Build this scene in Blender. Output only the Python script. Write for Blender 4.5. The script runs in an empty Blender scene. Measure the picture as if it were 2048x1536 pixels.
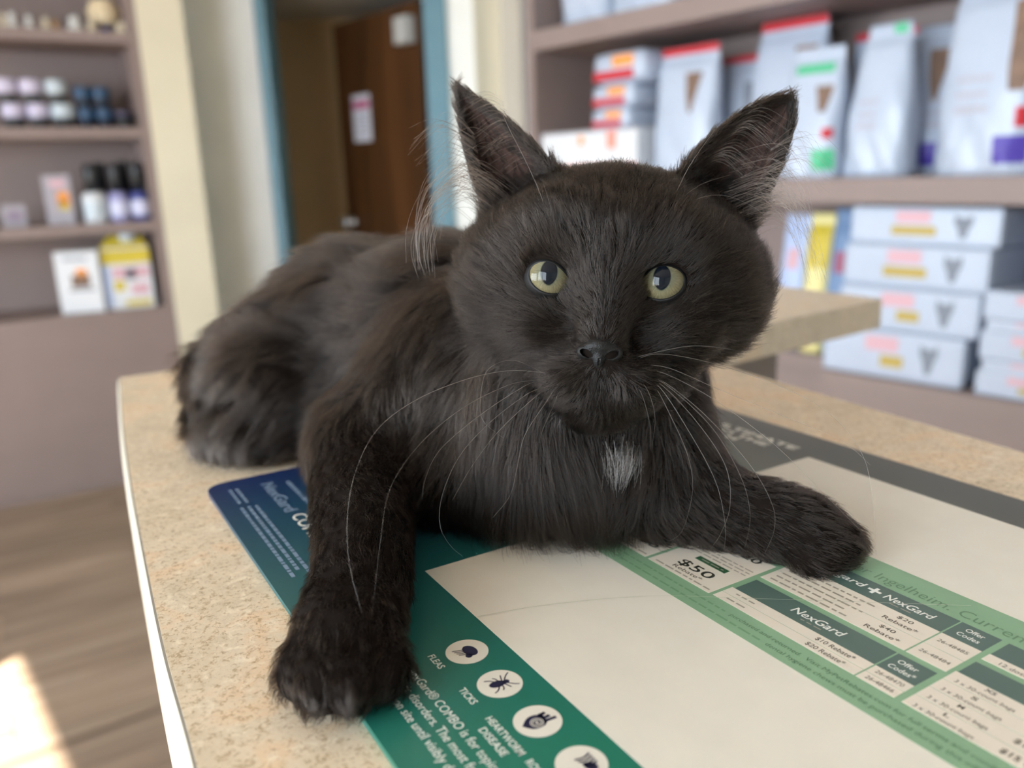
import bpy, bmesh, math, random
import numpy as np
from mathutils import Vector, Matrix

random.seed(7)
rng = np.random.default_rng(11)
scene = bpy.context.scene
col = scene.collection

# ------------------------------------------------------------------ camera
EYE_H = 1.25                 # camera height above the floor
ZC = 1.13                    # counter top height
up_c = np.array([-.031, -1, -.26]); up_c /= np.linalg.norm(up_c)
fy = np.array([0, 0, 1.]) - up_c[2] * up_c; fy /= np.linalg.norm(fy)
fx = np.cross(fy, up_c)
if fx[0] < 0: fx = -fx
ROT = np.array([fx, fy, up_c])          # columns: camera right, down, forward in world axes
cam_r, cam_d, cam_f = ROT[:, 0], ROT[:, 1], ROT[:, 2]
cam_data = bpy.data.cameras.new('camera')
cam = bpy.data.objects.new('camera', cam_data); col.objects.link(cam)
M = Matrix.Identity(4)
for i in range(3):
    M[i][0] = cam_r[i]; M[i][1] = -cam_d[i]; M[i][2] = -cam_f[i]
M[2][3] = EYE_H
cam.matrix_world = M
cam_data.sensor_fit = 'HORIZONTAL'
cam_data.sensor_width = 30.0
cam_data.lens = 30.0 * 1640 / 2048
cam_data.clip_start = .01
cam_data.dof.use_dof = True
cam_data.dof.focus_distance = .226
cam_data.dof.aperture_fstop = cam_data.lens / 3.3   # 3.3 mm wide pupil
scene.camera = cam

# ------------------------------------------------------------------ world, sun, exposure
world = bpy.data.worlds.new('sky'); scene.world = world
world.use_nodes = True
bg = world.node_tree.nodes['Background']
bg.inputs[0].default_value = (.80, .90, 1.0, 1)
bg.inputs[1].default_value = 15.5
sun_data = bpy.data.lights.new('sun_offscreen', 'SUN'); sun_data.energy = 48; sun_data.angle = .009
sun_data.color = (1, .93, .8)
sun = bpy.data.objects.new('sun_offscreen', sun_data); col.objects.link(sun)
sdir = Vector((.28, .96, -.79)).normalized()
sun.rotation_euler = sdir.to_track_quat('-Z', 'Y').to_euler()
vs = scene.view_settings
vs.view_transform = 'Standard'; vs.look = 'None'; vs.gamma = 1; vs.exposure = 0.1
vs.use_curve_mapping = False
cy = scene.cycles
cy.use_denoising = True
cy.max_bounces = 8; cy.diffuse_bounces = 4; cy.glossy_bounces = 4; cy.transparent_max_bounces = 16
cy.sample_clamp_indirect = 6
cy.caustics_reflective = False; cy.caustics_refractive = False
UW = np.array([.631, -.776]); NW = np.array([.776, .631])   # along / across the street window wall
def wpt(t, n): return UW * t + NW * n
def portal(name, c, z, w, h, nrm):
    l = bpy.data.lights.new(name, 'AREA'); l.shape = 'RECTANGLE'; l.size = w; l.size_y = h
    l.cycles.is_portal = True
    o = bpy.data.objects.new(name, l); col.objects.link(o)
    o.location = (c[0], c[1], z)
    o.rotation_euler = Vector((nrm[0], nrm[1], 0)).to_track_quat('-Z', 'Z').to_euler()
    return o
WIN = [(-3.0, -1.0, .6, 1.95), (-.79, 1.15, .55, 2.44)]   # openings along the street wall: t0, t1, sill, head
for nm, (a, b, z0, z1) in zip(('window_street_left_offscreen', 'window_street_rear_offscreen'), WIN):
    portal(nm, wpt((a + b) / 2, -2.19), (z0 + z1) / 2, b - a, z1 - z0, NW)

# ------------------------------------------------------------------ materials
def lin(c):
    return tuple(((x / 255) / 12.92 if x / 255 <= .04045 else ((x / 255 + .055) / 1.055) ** 2.4) for x in c)
MATS = {}
def mat(name, c=(128, 128, 128), rough=.6, var=.06, scale=30, bump=0., spec=.5, metal=0., coat=0.):
    if name in MATS: return MATS[name]
    m = bpy.data.materials.new(name); m.use_nodes = True
    nt = m.node_tree; b = nt.nodes['Principled BSDF']
    L = lin(c)
    tc = nt.nodes.new('ShaderNodeTexCoord'); nz = nt.nodes.new('ShaderNodeTexNoise')
    nz.inputs['Scale'].default_value = scale; nz.inputs['Detail'].default_value = 3
    nt.links.new(tc.outputs['Object'], nz.inputs['Vector'])
    r = nt.nodes.new('ShaderNodeValToRGB')
    r.color_ramp.elements[0].position = .3; r.color_ramp.elements[1].position = .7
    r.color_ramp.elements[0].color = tuple(x * (1 - var) for x in L) + (1,)
    r.color_ramp.elements[1].color = tuple(min(1, x * (1 + var)) for x in L) + (1,)
    nt.links.new(nz.outputs[0], r.inputs[0]); nt.links.new(r.outputs[0], b.inputs['Base Color'])
    b.inputs['Roughness'].default_value = rough
    b.inputs['Specular IOR Level'].default_value = spec
    b.inputs['Metallic'].default_value = metal
    b.inputs['Coat Weight'].default_value = coat
    if bump:
        bp = nt.nodes.new('ShaderNodeBump'); bp.inputs['Strength'].default_value = bump; bp.inputs['Distance'].default_value = .002
        nt.links.new(nz.outputs[0], bp.inputs['Height']); nt.links.new(bp.outputs[0], b.inputs['Normal'])
    MATS[name] = m
    return m

def nodes_mat(name):
    m = bpy.data.materials.new(name); m.use_nodes = True
    return m, m.node_tree, m.node_tree.nodes['Principled BSDF']

def ramp(nt, src, stops, interp='LINEAR'):
    r = nt.nodes.new('ShaderNodeValToRGB'); cr = r.color_ramp; cr.interpolation = interp
    while len(cr.elements) < len(stops): cr.elements.new(.5)
    for e, (p, c) in zip(cr.elements, stops): e.position = p; e.color = tuple(c) + (1,)
    nt.links.new(src, r.inputs[0]); return r.outputs[0]

# ------------------------------------------------------------------ mesh helpers
def link(o, parent=None):
    col.objects.link(o)
    if parent is not None: o.parent = parent
    return o
def mesh_obj(name, verts, faces, m=None, parent=None, smooth=False):
    me = bpy.data.meshes.new(name); me.from_pydata([tuple(map(float, v)) for v in verts], [], [tuple(map(int, f)) for f in faces]); me.update()
    if m: me.materials.append(m)
    if smooth: me.polygons.foreach_set('use_smooth', [True] * len(me.polygons))
    return link(bpy.data.objects.new(name, me), parent)
def bm_obj(name, bm, m=None, parent=None, smooth=False):
    me = bpy.data.meshes.new(name); bm.to_mesh(me); bm.free()
    if m: me.materials.append(m)
    if smooth: me.polygons.foreach_set('use_smooth', [True] * len(me.polygons))
    return link(bpy.data.objects.new(name, me), parent)
def add_box(bm, x0, x1, y0, y1, z0, z1, bevel=0.):
    r = bmesh.ops.create_cube(bm, size=1)
    for v in r['verts']:
        v.co = Vector(((x0 + x1) / 2 + v.co.x * (x1 - x0), (y0 + y1) / 2 + v.co.y * (y1 - y0), (z0 + z1) / 2 + v.co.z * (z1 - z0)))
    if bevel:
        es = list({e for v in r['verts'] for e in v.link_edges})
        bmesh.ops.bevel(bm, geom=es, offset=bevel, segments=2, affect='EDGES', profile=.6)
def box(name, x0, x1, y0, y1, z0, z1, m, parent=None, bevel=0.):
    bm = bmesh.new(); add_box(bm, x0, x1, y0, y1, z0, z1, bevel)
    return bm_obj(name, bm, m, parent)
def lathe(name, prof, m, parent=None, seg=28, sx=1., sy=1., smooth=True):
    vs_, fs = [], []
    for r, z in prof:
        for k in range(seg):
            a = 2 * math.pi * k / seg; vs_.append((r * math.cos(a) * sx, r * math.sin(a) * sy, z))
    for i in range(len(prof) - 1):
        for k in range(seg):
            k2 = (k + 1) % seg; fs.append((i * seg + k, i * seg + k2, (i + 1) * seg + k2, (i + 1) * seg + k))
    fs.append(tuple(range(seg))[::-1]); fs.append(tuple(range((len(prof) - 1) * seg, len(prof) * seg)))
    return mesh_obj(name, vs_, fs, m, parent, smooth)
def empty(name, loc=(0, 0, 0), rz=0., parent=None):
    o = bpy.data.objects.new(name, None); o.empty_display_size = .05
    o.location = loc; o.rotation_euler = (0, 0, rz)
    return link(o, parent)
def tag(o, label=None, cat=None, group=None, kind=None):
    if label: o['label'] = label
    if cat: o['category'] = cat
    if group: o['group'] = group
    if kind: o['kind'] = kind
    return o
def struct(o, label=None):
    o['kind'] = 'structure'
    if label: o['label'] = label
    return o
def prism(name, pts, z0, z1, m, parent=None):
    n = len(pts)
    v = [(x, y, z0) for x, y in pts] + [(x, y, z1) for x, y in pts]
    f = [tuple(range(n))[::-1], tuple(range(n, 2 * n))] + [(i, (i + 1) % n, n + (i + 1) % n, n + i) for i in range(n)]
    return mesh_obj(name, v, f, m, parent)
def wallseg(name, p, q, thick, z0, z1, m, parent=None):
    """upright slab from p to q, thickness to the left of p->q"""
    p = np.array(p, float); q = np.array(q, float); d = (q - p) / np.linalg.norm(q - p); n = np.array([-d[1], d[0]]) * thick
    return prism(name, [p, q, q + n, p + n], z0, z1, m, parent)

# ------------------------------------------------------------------ surfaces
def floor_mat():
    m, nt, b = nodes_mat('wood plank floor')
    tc = nt.nodes.new('ShaderNodeTexCoord'); mp = nt.nodes.new('ShaderNodeMapping')
    mp.inputs['Scale'].default_value = (1.2, 26, 1)
    oi = nt.nodes.new('ShaderNodeObjectInfo')
    va = nt.nodes.new('ShaderNodeVectorMath'); va.operation = 'ADD'
    cx = nt.nodes.new('ShaderNodeCombineXYZ')
    mu = nt.nodes.new('ShaderNodeMath'); mu.operation = 'MULTIPLY'; mu.inputs[1].default_value = 37
    nt.links.new(oi.outputs['Random'], mu.inputs[0]); nt.links.new(mu.outputs[0], cx.inputs[0]); nt.links.new(mu.outputs[0], cx.inputs[1])
    nt.links.new(tc.outputs['Object'], va.inputs[0]); nt.links.new(cx.outputs[0], va.inputs[1])
    nt.links.new(va.outputs[0], mp.inputs['Vector'])
    nz = nt.nodes.new('ShaderNodeTexNoise'); nz.inputs['Scale'].default_value = 1.0; nz.inputs['Detail'].default_value = 5; nz.inputs['Roughness'].default_value = .6
    nt.links.new(mp.outputs[0], nz.inputs['Vector'])
    c = ramp(nt, nz.outputs[0], [(.28, lin((96, 82, 70))), (.5, lin((140, 122, 105))), (.72, lin((172, 156, 138)))])
    mx = nt.nodes.new('ShaderNodeMix'); mx.data_type = 'RGBA'; mx.blend_type = 'MULTIPLY'; mx.inputs[0].default_value = 1
    g = ramp(nt, oi.outputs['Random'], [(0, (.82, .8, .78)), (1, (1.08, 1.06, 1.04))])
    nt.links.new(c, mx.inputs[6]); nt.links.new(g, mx.inputs[7]); nt.links.new(mx.outputs[2], b.inputs['Base Color'])
    b.inputs['Roughness'].default_value = .42
    return m
def laminate_mat():
    m, nt, b = nodes_mat('speckled beige laminate')
    tc = nt.nodes.new('ShaderNodeTexCoord')
    def noise(s, d=4, r=.6, dist=0):
        n = nt.nodes.new('ShaderNodeTexNoise'); n.inputs['Scale'].default_value = s; n.inputs['Detail'].default_value = d
        n.inputs['Roughness'].default_value = r; n.inputs['Distortion'].default_value = dist
        nt.links.new(tc.outputs['Object'], n.inputs['Vector']); return n.outputs[0]
    big = ramp(nt, noise(42, 5, .62, .6), [(.3, lin((206, 192, 166))), (.5, lin((222, 208, 184))), (.62, lin((226, 202, 170))), (.75, lin((234, 225, 206)))])
    fl = ramp(nt, noise(620, 5, .75, .5), [(.28, lin((150, 132, 108))), (.40, lin((205, 190, 164))), (.48, (1, 1, 1)), (1, (1, 1, 1))])
    mx = nt.nodes.new('ShaderNodeMix'); mx.data_type = 'RGBA'; mx.blend_type = 'MULTIPLY'; mx.inputs[0].default_value = .78
    nt.links.new(big, mx.inputs[6]); nt.links.new(fl, mx.inputs[7])
    wh = ramp(nt, noise(210, 3, .6, .5), [(.57, (0, 0, 0)), (.68, (1, 1, 1))])
    mx2 = nt.nodes.new('ShaderNodeMix'); mx2.data_type = 'RGBA'
    ms = nt.nodes.new('ShaderNodeMath'); ms.operation = 'MULTIPLY'; ms.inputs[1].default_value = .6
    nt.links.new(wh, ms.inputs[0]); nt.links.new(ms.outputs[0], mx2.inputs[0])
    nt.links.new(mx.outputs[2], mx2.inputs[6]); mx2.inputs[7].default_value = lin((244, 234, 212)) + (1,)
    nt.links.new(mx2.outputs[2], b.inputs['Base Color'])
    b.inputs['Roughness'].default_value = .38
    bp = nt.nodes.new('ShaderNodeBump'); bp.inputs['Strength'].default_value = .25; bp.inputs['Distance'].default_value = .0006
    nt.links.new(noise(260, 3), bp.inputs['Height']); nt.links.new(bp.outputs[0], b.inputs['Normal'])
    return m
M_floor = floor_mat(); M_lam = laminate_mat()
M_mauve = mat('mauve painted board', (136, 120, 115), .55, .03, 8)
M_cream = mat('cream wall paint', (219, 212, 188), .8, .03, 5)
M_white = mat('white wall paint', (243, 246, 245), .8, .03, 5)
M_grey = mat('warm grey paint', (186, 180, 166), .7, .03, 6)
M_tan = mat('tan hallway paint', (226, 196, 148), .8, .05, 3)
M_blue = mat('steel blue trim paint', (92, 134, 152), .45, .04, 9)
M_ceil = mat('white ceiling', (225, 222, 214), .9, .03, 6)

# ------------------------------------------------------------------ the room
E1 = np.array([.8494, .5278]); N1 = np.array([-.5278, .8494]); A0 = np.array([-2.0608, 3.061]); ANG1 = math.atan2(E1[1], E1[0])
def lp(s, n): return A0 + E1 * s + N1 * n          # along / behind the front of the left display unit
B0 = np.array([.105, 2.8878]); ANG2 = math.atan2(UW[1], UW[0])
def rp(s, n): return B0 + UW * s + NW * n          # along / behind the front of the right display unit

fl = struct(prism('floor', [(-5.5, -5), (5.5, -5), (5.5, 6), (-5.5, 6)], -.06, -.006, M_floor), 'wood plank floor')
pw, plen = .178, 1.22
bm = bmesh.new(); add_box(bm, 0, plen - .002, 0, pw - .002, -.008, 0, .0012)
plank_me = bpy.data.meshes.new('floor_plank'); bm.to_mesh(plank_me); bm.free(); plank_me.materials.append(M_floor)
for r in range(20):
    off = (r * .41) % plen
    for k in range(4):
        o = bpy.data.objects.new('floor_plank', plank_me); link(o, fl)
        q = lp(-1.6 + k * plen - off, -3.2 + r * pw + .1)
        o.location = (q[0], q[1], 0); o.rotation_euler = (0, 0, ANG1)
struct(prism('ceiling', [tuple(wpt(-6, -2.34)), tuple(wpt(3.34, -2.34)), tuple(wpt(3.34, 3.6)), tuple(wpt(-6, 3.6))], 2.75, 2.85, M_ceil), 'white ceiling')

def window_wall(name, f, t0, t1, opens, n0, n1, label):
    w = struct(empty(name), label)
    edges = [t0] + [x for o in opens for x in o[:2]] + [t1]
    def slab(nm, a, b, za, zb):
        prism(nm, [f(a, n0), f(b, n0), f(b, n1), f(a, n1)], za, zb, M_white, w)
    for i in range(0, len(edges), 2): slab('pier', edges[i], edges[i + 1], 0, 2.75)
    for a, b, z0, z1 in opens:
        slab('sill_wall', a, b, 0, z0); slab('header', a, b, z1, 2.75)
    return w
wl = window_wall('wall_street', lambda t, n: wpt(t, n), -4.3, 3.3, WIN, -2.2, -2.34, 'white wall with tall street windows')
wb = window_wall('wall_rear', lambda t, n: wpt(3.2 + n, t), -2.4, 2.9, [], 0, .14, 'plain white rear wall')
gm, nt, b = nodes_mat('window glass')
tr = nt.nodes.new('ShaderNodeBsdfTransparent'); gl = nt.nodes.new('ShaderNodeBsdfGlossy'); gl.inputs['Roughness'].default_value = .02
mxs = nt.nodes.new('ShaderNodeMixShader'); mxs.inputs[0].default_value = .06
nt.links.new(tr.outputs[0], mxs.inputs[1]); nt.links.new(gl.outputs[0], mxs.inputs[2]); nt.links.new(mxs.outputs[0], nt.nodes['Material Output'].inputs[0])
M_glass = gm
M_frame = mat('white window frame', (235, 235, 230), .5, .02, 8)
def window(name, f, a, b, z0, z1, nmid, mull):
    w = struct(empty(name), 'white framed window pane')
    def bar(nm, t0, t1, za, zb): prism(nm, [f(t0, nmid - .03), f(t1, nmid - .03), f(t1, nmid + .03), f(t0, nmid + .03)], za, zb, M_frame, w)
    bar('window_frame', a, b, z0, z0 + .04); bar('window_frame', a, b, z1 - .04, z1)
    bar('window_frame', a, a + .04, z0 + .04, z1 - .04); bar('window_frame', b - .04, b, z0 + .04, z1 - .04)
    for k in range(1, mull):
        x = a + (b - a) * k / mull; bar('mullion', x - .02, x + .02, z0 + .04, z1 - .04)
    prism('pane', [f(a, nmid - .003), f(b, nmid - .003), f(b, nmid + .003), f(a, nmid + .003)], z0, z1, M_glass, w)
window('window_1', lambda t, n: wpt(t, n), *WIN[0], -2.28, 2)
window('window_2', lambda t, n: wpt(t, n), *WIN[1], -2.28, 2)
struct(prism('wall_left', [lp(-3.2, .40), lp(.93, .40), lp(.93, .54), lp(-3.2, .54)], 0, 2.75, M_white), 'white wall behind the left display unit')
struct(prism('wall_right', [rp(-.06, .42), rp(5.6, .42), rp(5.6, .56), rp(-.06, .56)], 0, 2.75, M_white), 'wall behind the pet food shelving')
struct(prism('trim_1', [lp(.755, -.004), lp(.93, -.004), lp(.93, .41), lp(.755, .41)], 0, 2.75, M_cream), 'cream wall pier beside the left display unit')
YD = 4.0
wd = struct(empty('wall_back'), 'white wall with a blue framed doorway')
box('wall_panel', -2.2, -1.06, YD, YD + .14, 0, 2.75, M_white, wd)
box('wall_panel', -.345, -.10, YD, YD + .14, 0, 2.75, M_white, wd)
box('header', -1.06, -.345, YD, YD + .14, 2.12, 2.75, M_white, wd)
prism('return_panel', [lp(.93, .30), lp(.93, .42), (-1.75, 4.14), (-1.85, 4.14)], 0, 2.75, M_white, wd)
tr1 = struct(empty('trim_2'), 'steel blue door casing')
box('casing_side', -1.105, -1.058, YD - .02, YD + .16, 0, 2.14, M_blue, tr1)
box('casing_side', -.347, -.245, YD - .02, YD + .16, 0, 2.14, M_blue, tr1)
box('casing_head', -1.058, -.347, YD - .02, YD + .16, 2.10, 2.16, M_blue, tr1)
struct(prism('trim_3', [(-.124, 4.0), (.0, 3.02), (.085, 3.02), (.085, 4.14), (-.10, 4.14)], 0, 2.75, M_cream), 'cream wall return right of the doorway')
struct(prism('trim_4', [(.0, 2.985), (.07, 2.985), (.07, 3.03), (.0, 3.03)], 0, 2.75, M_grey), 'narrow grey pilaster beside the pet food shelving')
struct(prism('wall_closing', [(.07, 3.0), (.42, 3.2), (.42, 4.14), (.07, 4.14)], 0, 2.75, M_white), 'white wall block behind the shelf end')
hw = struct(empty('wall_hallway'), 'tan hallway walls beyond the doorway')
box('hall_wall', -2.2, .5, 5.2, 5.3, 0, 2.3, M_tan, hw)
box('hall_wall', -2.2, -2.1, 4.0, 5.25, 0, 2.75, M_tan, hw)
box('hall_wall', .4, .5, 4.0, 5.25, 0, 2.75, M_tan, hw)
box('hall_ceiling', -2.2, .5, YD + .13, 5.3, 2.14, 2.75, M_ceil, hw)

# dark wooden door standing ajar
def wood_mat():
    m, nt, b = nodes_mat('dark brown door wood')
    tc = nt.nodes.new('ShaderNodeTexCoord'); mp = nt.nodes.new('ShaderNodeMapping'); mp.inputs['Scale'].default_value = (18, 18, 1.2)
    nz = nt.nodes.new('ShaderNodeTexNoise'); nz.inputs['Scale'].default_value = 1; nz.inputs['Detail'].default_value = 6
    nt.links.new(tc.outputs['Object'], mp.inputs['Vector']); nt.links.new(mp.outputs[0], nz.inputs['Vector'])
    nt.links.new(ramp(nt, nz.outputs[0], [(.3, lin((58, 36, 18))), (.7, lin((98, 62, 32)))]), b.inputs['Base Color'])
    b.inputs['Roughness'].default_value = .45
    return m
hp = np.array([-.37, 4.15]); he = np.array([-.885, 4.74]); dd = he - hp; dl = float(np.linalg.norm(dd))
door = struct(empty('door_1', (hp[0], hp[1], 0), math.atan2(dd[1], dd[0])), 'dark brown wooden door standing ajar in the hallway')
box('door_leaf', 0, dl, -.02, .02, .008, 2.03, wood_mat(), door, .002)
kb = lathe('door_knob', [(.003, 0), (.02, .0), (.02, .006), (.010, .012), (.010, .03), (.024, .038), (.029, .05), (.026, .062), (.01, .068)], mat('polished steel', (240, 244, 250), .3, .02, 20, metal=1.), door)
kb.rotation_euler = (-math.pi / 2, 0, 0); kb.location = (dl - .065, .02, 1.0); kb.scale = (1.25, 1.25, 1.1)
M_grym = mat('grey door closer metal', (190, 190, 186), .4, .03, 20)
box('door_closer', .03, .14, .02, .07, 1.85, 1.97, M_grym, door, .004)
sg = empty('door_notice', (hp[0] + dd[0] / dl * (dl - .23) - .0, hp[1] + dd[1] / dl * (dl - .23), 1.425), math.atan2(dd[1], dd[0]))
tag(sg, 'white paper notice with a pink heading on the brown door', 'notice')
box('paper', -.085, .085, .0203, .0215, 0, .235, mat('notice paper', (232, 234, 246), .7, .02, 10), sg)
box('heading_band', -.078, .078, .0215, .0222, .165, .205, mat('pink print', (205, 92, 140), .7, .03, 10), sg)
M_gl = mat('pale grey print', (176, 178, 190), .7, .03, 10)
for k in range(6): box('text_line', -.068, .068 - .02 * (k % 3), .0215, .0220, .03 + k * .021, .037 + k * .021, M_gl, sg)

# ------------------------------------------------------------------ left display unit
lu = empty('display_unit', (A0[0], A0[1], 0), ANG1)
tag(lu, 'mauve built-in display shelving with jars, bottles and boxes', 'shelf')
box('side_panel', .722, .755, 0, .36, 0, 2.45, M_mauve, lu)
box('side_panel', -.95, -.917, 0, .36, 0, 2.45, M_mauve, lu)
box('back_panel', -.917, .722, .34, .36, 0, 2.45, M_mauve, lu)
for z in (1.815, 1.463, 1.096): box('shelf_board', -.917, .722, .002, .34, z - .042, z, M_mauve, lu, .002)
box('bottom_board', -.917, .722, .0, .34, .70, .742, M_mauve, lu, .002)
box('base_panel', -.917, .722, .004, .03, .03, .70, M_mauve, lu)
box('kick_board', -.917, .722, .012, .03, 0, .03, M_mauve, lu)
box('top_board', -.917, .722, .0, .34, 2.2, 2.242, M_mauve, lu)
def Lw(s, n, z): q = lp(s, n); return (q[0], q[1], z)
def Rw(s, n, z): q = rp(s, n); return (q[0], q[1], z)
P_lil = mat('lilac white plastic', (196, 190, 212), .4, .04, 30)
P_ice = mat('ice white plastic', (188, 200, 208), .4, .04, 30)
P_char = mat('charcoal plastic', (56, 58, 60), .4, .06, 30)
P_navy = mat('dark navy plastic', (24, 34, 48), .4, .06, 30)
P_teal = mat('bright blue plastic', (34, 68, 100), .4, .05, 30)
P_black = mat('black plastic', (28, 32, 36), .35, .06, 30)
P_white = mat('white card', (212, 216, 220), .55, .02, 12)
P_yel = mat('yellow print', (200, 180, 56), .55, .04, 12)
P_gray = mat('grey card', (160, 156, 164), .6, .04, 12)
P_oran = mat('orange print', (232, 150, 70), .55, .04, 12)
P_red = mat('red print', (186, 34, 48), .5, .04, 12)
P_rose = mat('pale rose print', (206, 166, 176), .6, .04, 14)
P_gold = mat('gold print', (176, 154, 74), .5, .05, 14)
P_slate = mat('slate print', (120, 128, 140), .6, .08, 40)
P_brown = mat('brown picture print', (120, 96, 80), .6, .2, 40)
P_green = mat('green print', (74, 178, 130), .5, .04, 14)
P_purp = mat('purple print', (74, 58, 158), .5, .04, 14)
P_steel = mat('steel blue bag', (110, 138, 176), .45, .08, 14)
P_lav = mat('pale lavender bag', (178, 196, 232), .5, .06, 14)
P_bag = mat('white bag film', (176, 188, 206), .32, .03, 14)

JARS = 'jars stacked on the second shelf'
def jar(s, z, r, h, white, label, n=.10):
    t = empty('jar', Lw(s, n, z)); tag(t, label, 'jar', JARS)
    body, band, lid = (P_char, white, white) if white in (P_lil, P_ice) else (P_navy, P_teal, P_teal)
    lathe('tub', [(r * .70, 0), (r * .82, .002), (r * .88, h * .36), (r * .92, h * .42)], body, t)
    lathe('label_band', [(r * .92, h * .42), (r, h * .46), (r, h * .86), (r * .97, h * .9)], band, t)
    lathe('lid', [(r * .94, h * .9), (r * .94, h * .985), (r * .9, h)], lid, t)
wj = ['white topped tub on the jar shelf, lower row, {} the blue tubs', 'white topped tub on the jar shelf, upper row, {} the blue tubs']
for i, (s, m, w) in enumerate([(.292, P_lil, 'third from'), (.374, P_lil, 'second from'), (.458, P_ice, 'next to')]):
    jar(s, 1.463, .041 if i < 2 else .044, .09, m, wj[0].format(w))
    jar(s - .012, 1.553, .041 if i < 2 else .038, .088, m, wj[1].format(w))
for i, s in enumerate((.540, .605)):
    jar(s, 1.463, .0325, .078, P_navy, 'dark blue tub in the lower row, ' + ('touching the white tubs' if i == 0 else 'away from the white tubs'))
    jar(s - .003, 1.541, .0325, .078, P_navy, 'dark blue tub in the upper row, ' + ('touching the white tubs' if i == 0 else 'away from the white tubs'))
t = empty('jar', Lw(.676, .10, 1.463)); tag(t, 'small charcoal pot standing alone at the shelf end beside the tubs', 'jar', JARS)
lathe('tub', [(.028, 0), (.036, .003), (.036, .045)], P_black, t); lathe('lid', [(.037, .045), (.037, .062), (.033, .067)], mat('violet grey plastic', (74, 70, 92), .4), t)

def bottle(s, n, r, hb, hc, m, label, cap=P_black):
    t = empty('supplement_bottle', Lw(s, n, 1.096)); tag(t, label, 'bottle', 'black capped bottles on the third shelf')
    lathe('bottle_body', [(r * .9, 0), (r, .004), (r, hb * .86), (r * .8, hb * .95), (r * .62, hb)], m, t)
    lathe('cap', [(r * .66, hb), (r * .66, hb + hc * .97), (r * .6, hb + hc)], cap, t)
    lathe('label_wrap', [(r * 1.01, hb * .2), (r * 1.012, hb * .21), (r * 1.012, hb * .68), (r * 1.01, hb * .69)], mat('pale label', (206, 208, 232), .6, .08, 60) if m is not P_white else P_ice, t)
P_ind = mat('indigo plastic', (66, 74, 136), .4, .06, 30)
bottle(.520, .08, .046, .122, .108, P_white, 'white bottle with a tall black cap beside the grey carton')
bottle(.607, .08, .038, .12, .108, mat('lilac plastic', (150, 150, 196), .4, .06, 30), 'lilac bottle with a tall black cap between the white and indigo bottles')
bottle(.688, .08, .036, .12, .112, P_ind, 'indigo bottle with a tall black cap at the shelf end')
bottle(.565, .18, .036, .12, .118, P_ind, 'dark bottle standing behind the white and lilac bottles')
bottle(.650, .18, .036, .12, .122, P_ind, 'dark bottle standing behind the lilac and indigo bottles')

def carton(name, loc, rz, w, d, h, m, label, cat, patches=(), group=None, bevel=.003):
    t = empty(name, loc, rz); tag(t, label, cat, group)
    box('carton_body', -w / 2, w / 2, 0, d, 0, h, m, t, bevel)
    for nm, x0, x1, z0, z1, pm in patches:
        if nm == 'animal_picture':        # eared head over a narrow chest
            q = [(.35, 0), (.65, 0), (.8, .4), (1, .7), (.95, 1), (.75, .85), (.25, .85), (.05, 1), (0, .7), (.2, .4)]
            q = [((x0 + (x1 - x0) * u) * w / 2, (z0 + (z1 - z0) * v) * h) for u, v in q]; k_ = len(q)
            mesh_obj(nm, [(x, -.0009, z) for x, z in q] + [(x, .0005, z) for x, z in q], [tuple(range(k_)), tuple(range(k_, 2 * k_))[::-1]] + [(i, k_ + i, k_ + (i + 1) % k_, (i + 1) % k_) for i in range(k_)], pm, t); continue
        box(nm, x0 * w / 2, x1 * w / 2, -.0009, .0005, z0 * h, z1 * h, pm, t)
    return t
carton('product_box', Lw(.392, .06, 1.096), ANG1 - .12, .098, .05, .192, P_gray, 'grey upright carton with an orange and yellow picture', 'box',
       [('picture', -.1, .75, .38, .66, P_oran), ('picture', .0, .7, .3, .52, P_yel), ('print_band', -.5, .6, .76, .9, P_rose)])
carton('product_box', Lw(.232, .06, 1.096), ANG1, .08, .05, .085, P_gray, 'small dull grey carton lying low on the third shelf', 'box',
       [('print_band', -.6, .6, .3, .7, mat('dusty mauve print', (138, 122, 142), .6))])
t = carton('product_box', Lw(.416, .05, .742), ANG1 - .2, .158, .06, .248, P_white, 'white box with a brown animal picture beside the yellow carton', 'box',
           [('text_line', -.6, .5, .86, .9, P_slate), ('picture', -.35, .5, .42, .62, P_brown), ('picture', -.1, .4, .56, .72, P_oran), ('print_band', -.5, .7, .36, .40, P_slate)])
t = carton('gable_carton', Lw(.597, .05, .742), ANG1 - .1, .185, .09, .25, P_white, 'white and yellow gable-top carton with a white cap', 'box',
           [('yellow_band', -.99, .99, .74, .97, P_yel), ('print_band', -.6, .9, .5, .68, P_rose), ('picture', -.1, .4, .48, .66, P_slate), ('yellow_spot', -.6, -.15, .3, .46, P_yel),
            ('picture', .1, .8, .22, .4, P_rose), ('yellow_band', -.2, .85, .04, .13, P_yel), ('blue_strip', -.98, -.7, .05, .72, P_lav)])
gv = [(-.09, 0, .25), (.09, 0, .25), (.09, .09, .25), (-.09, .09, .25), (-.05, .04, .298), (.065, .04, .298), (.065, .05, .298), (-.05, .05, .298)]
mesh_obj('gable_top', gv, [(0, 1, 5, 4), (1, 2, 6, 5), (2, 3, 7, 6), (3, 0, 4, 7), (4, 5, 6, 7)], P_yel, t)
c = lathe('screw_cap', [(.03, 0), (.032, .004), (.032, .03), (.026, .034)], P_ice, t); c.location = (.02, .03, .275)

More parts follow.
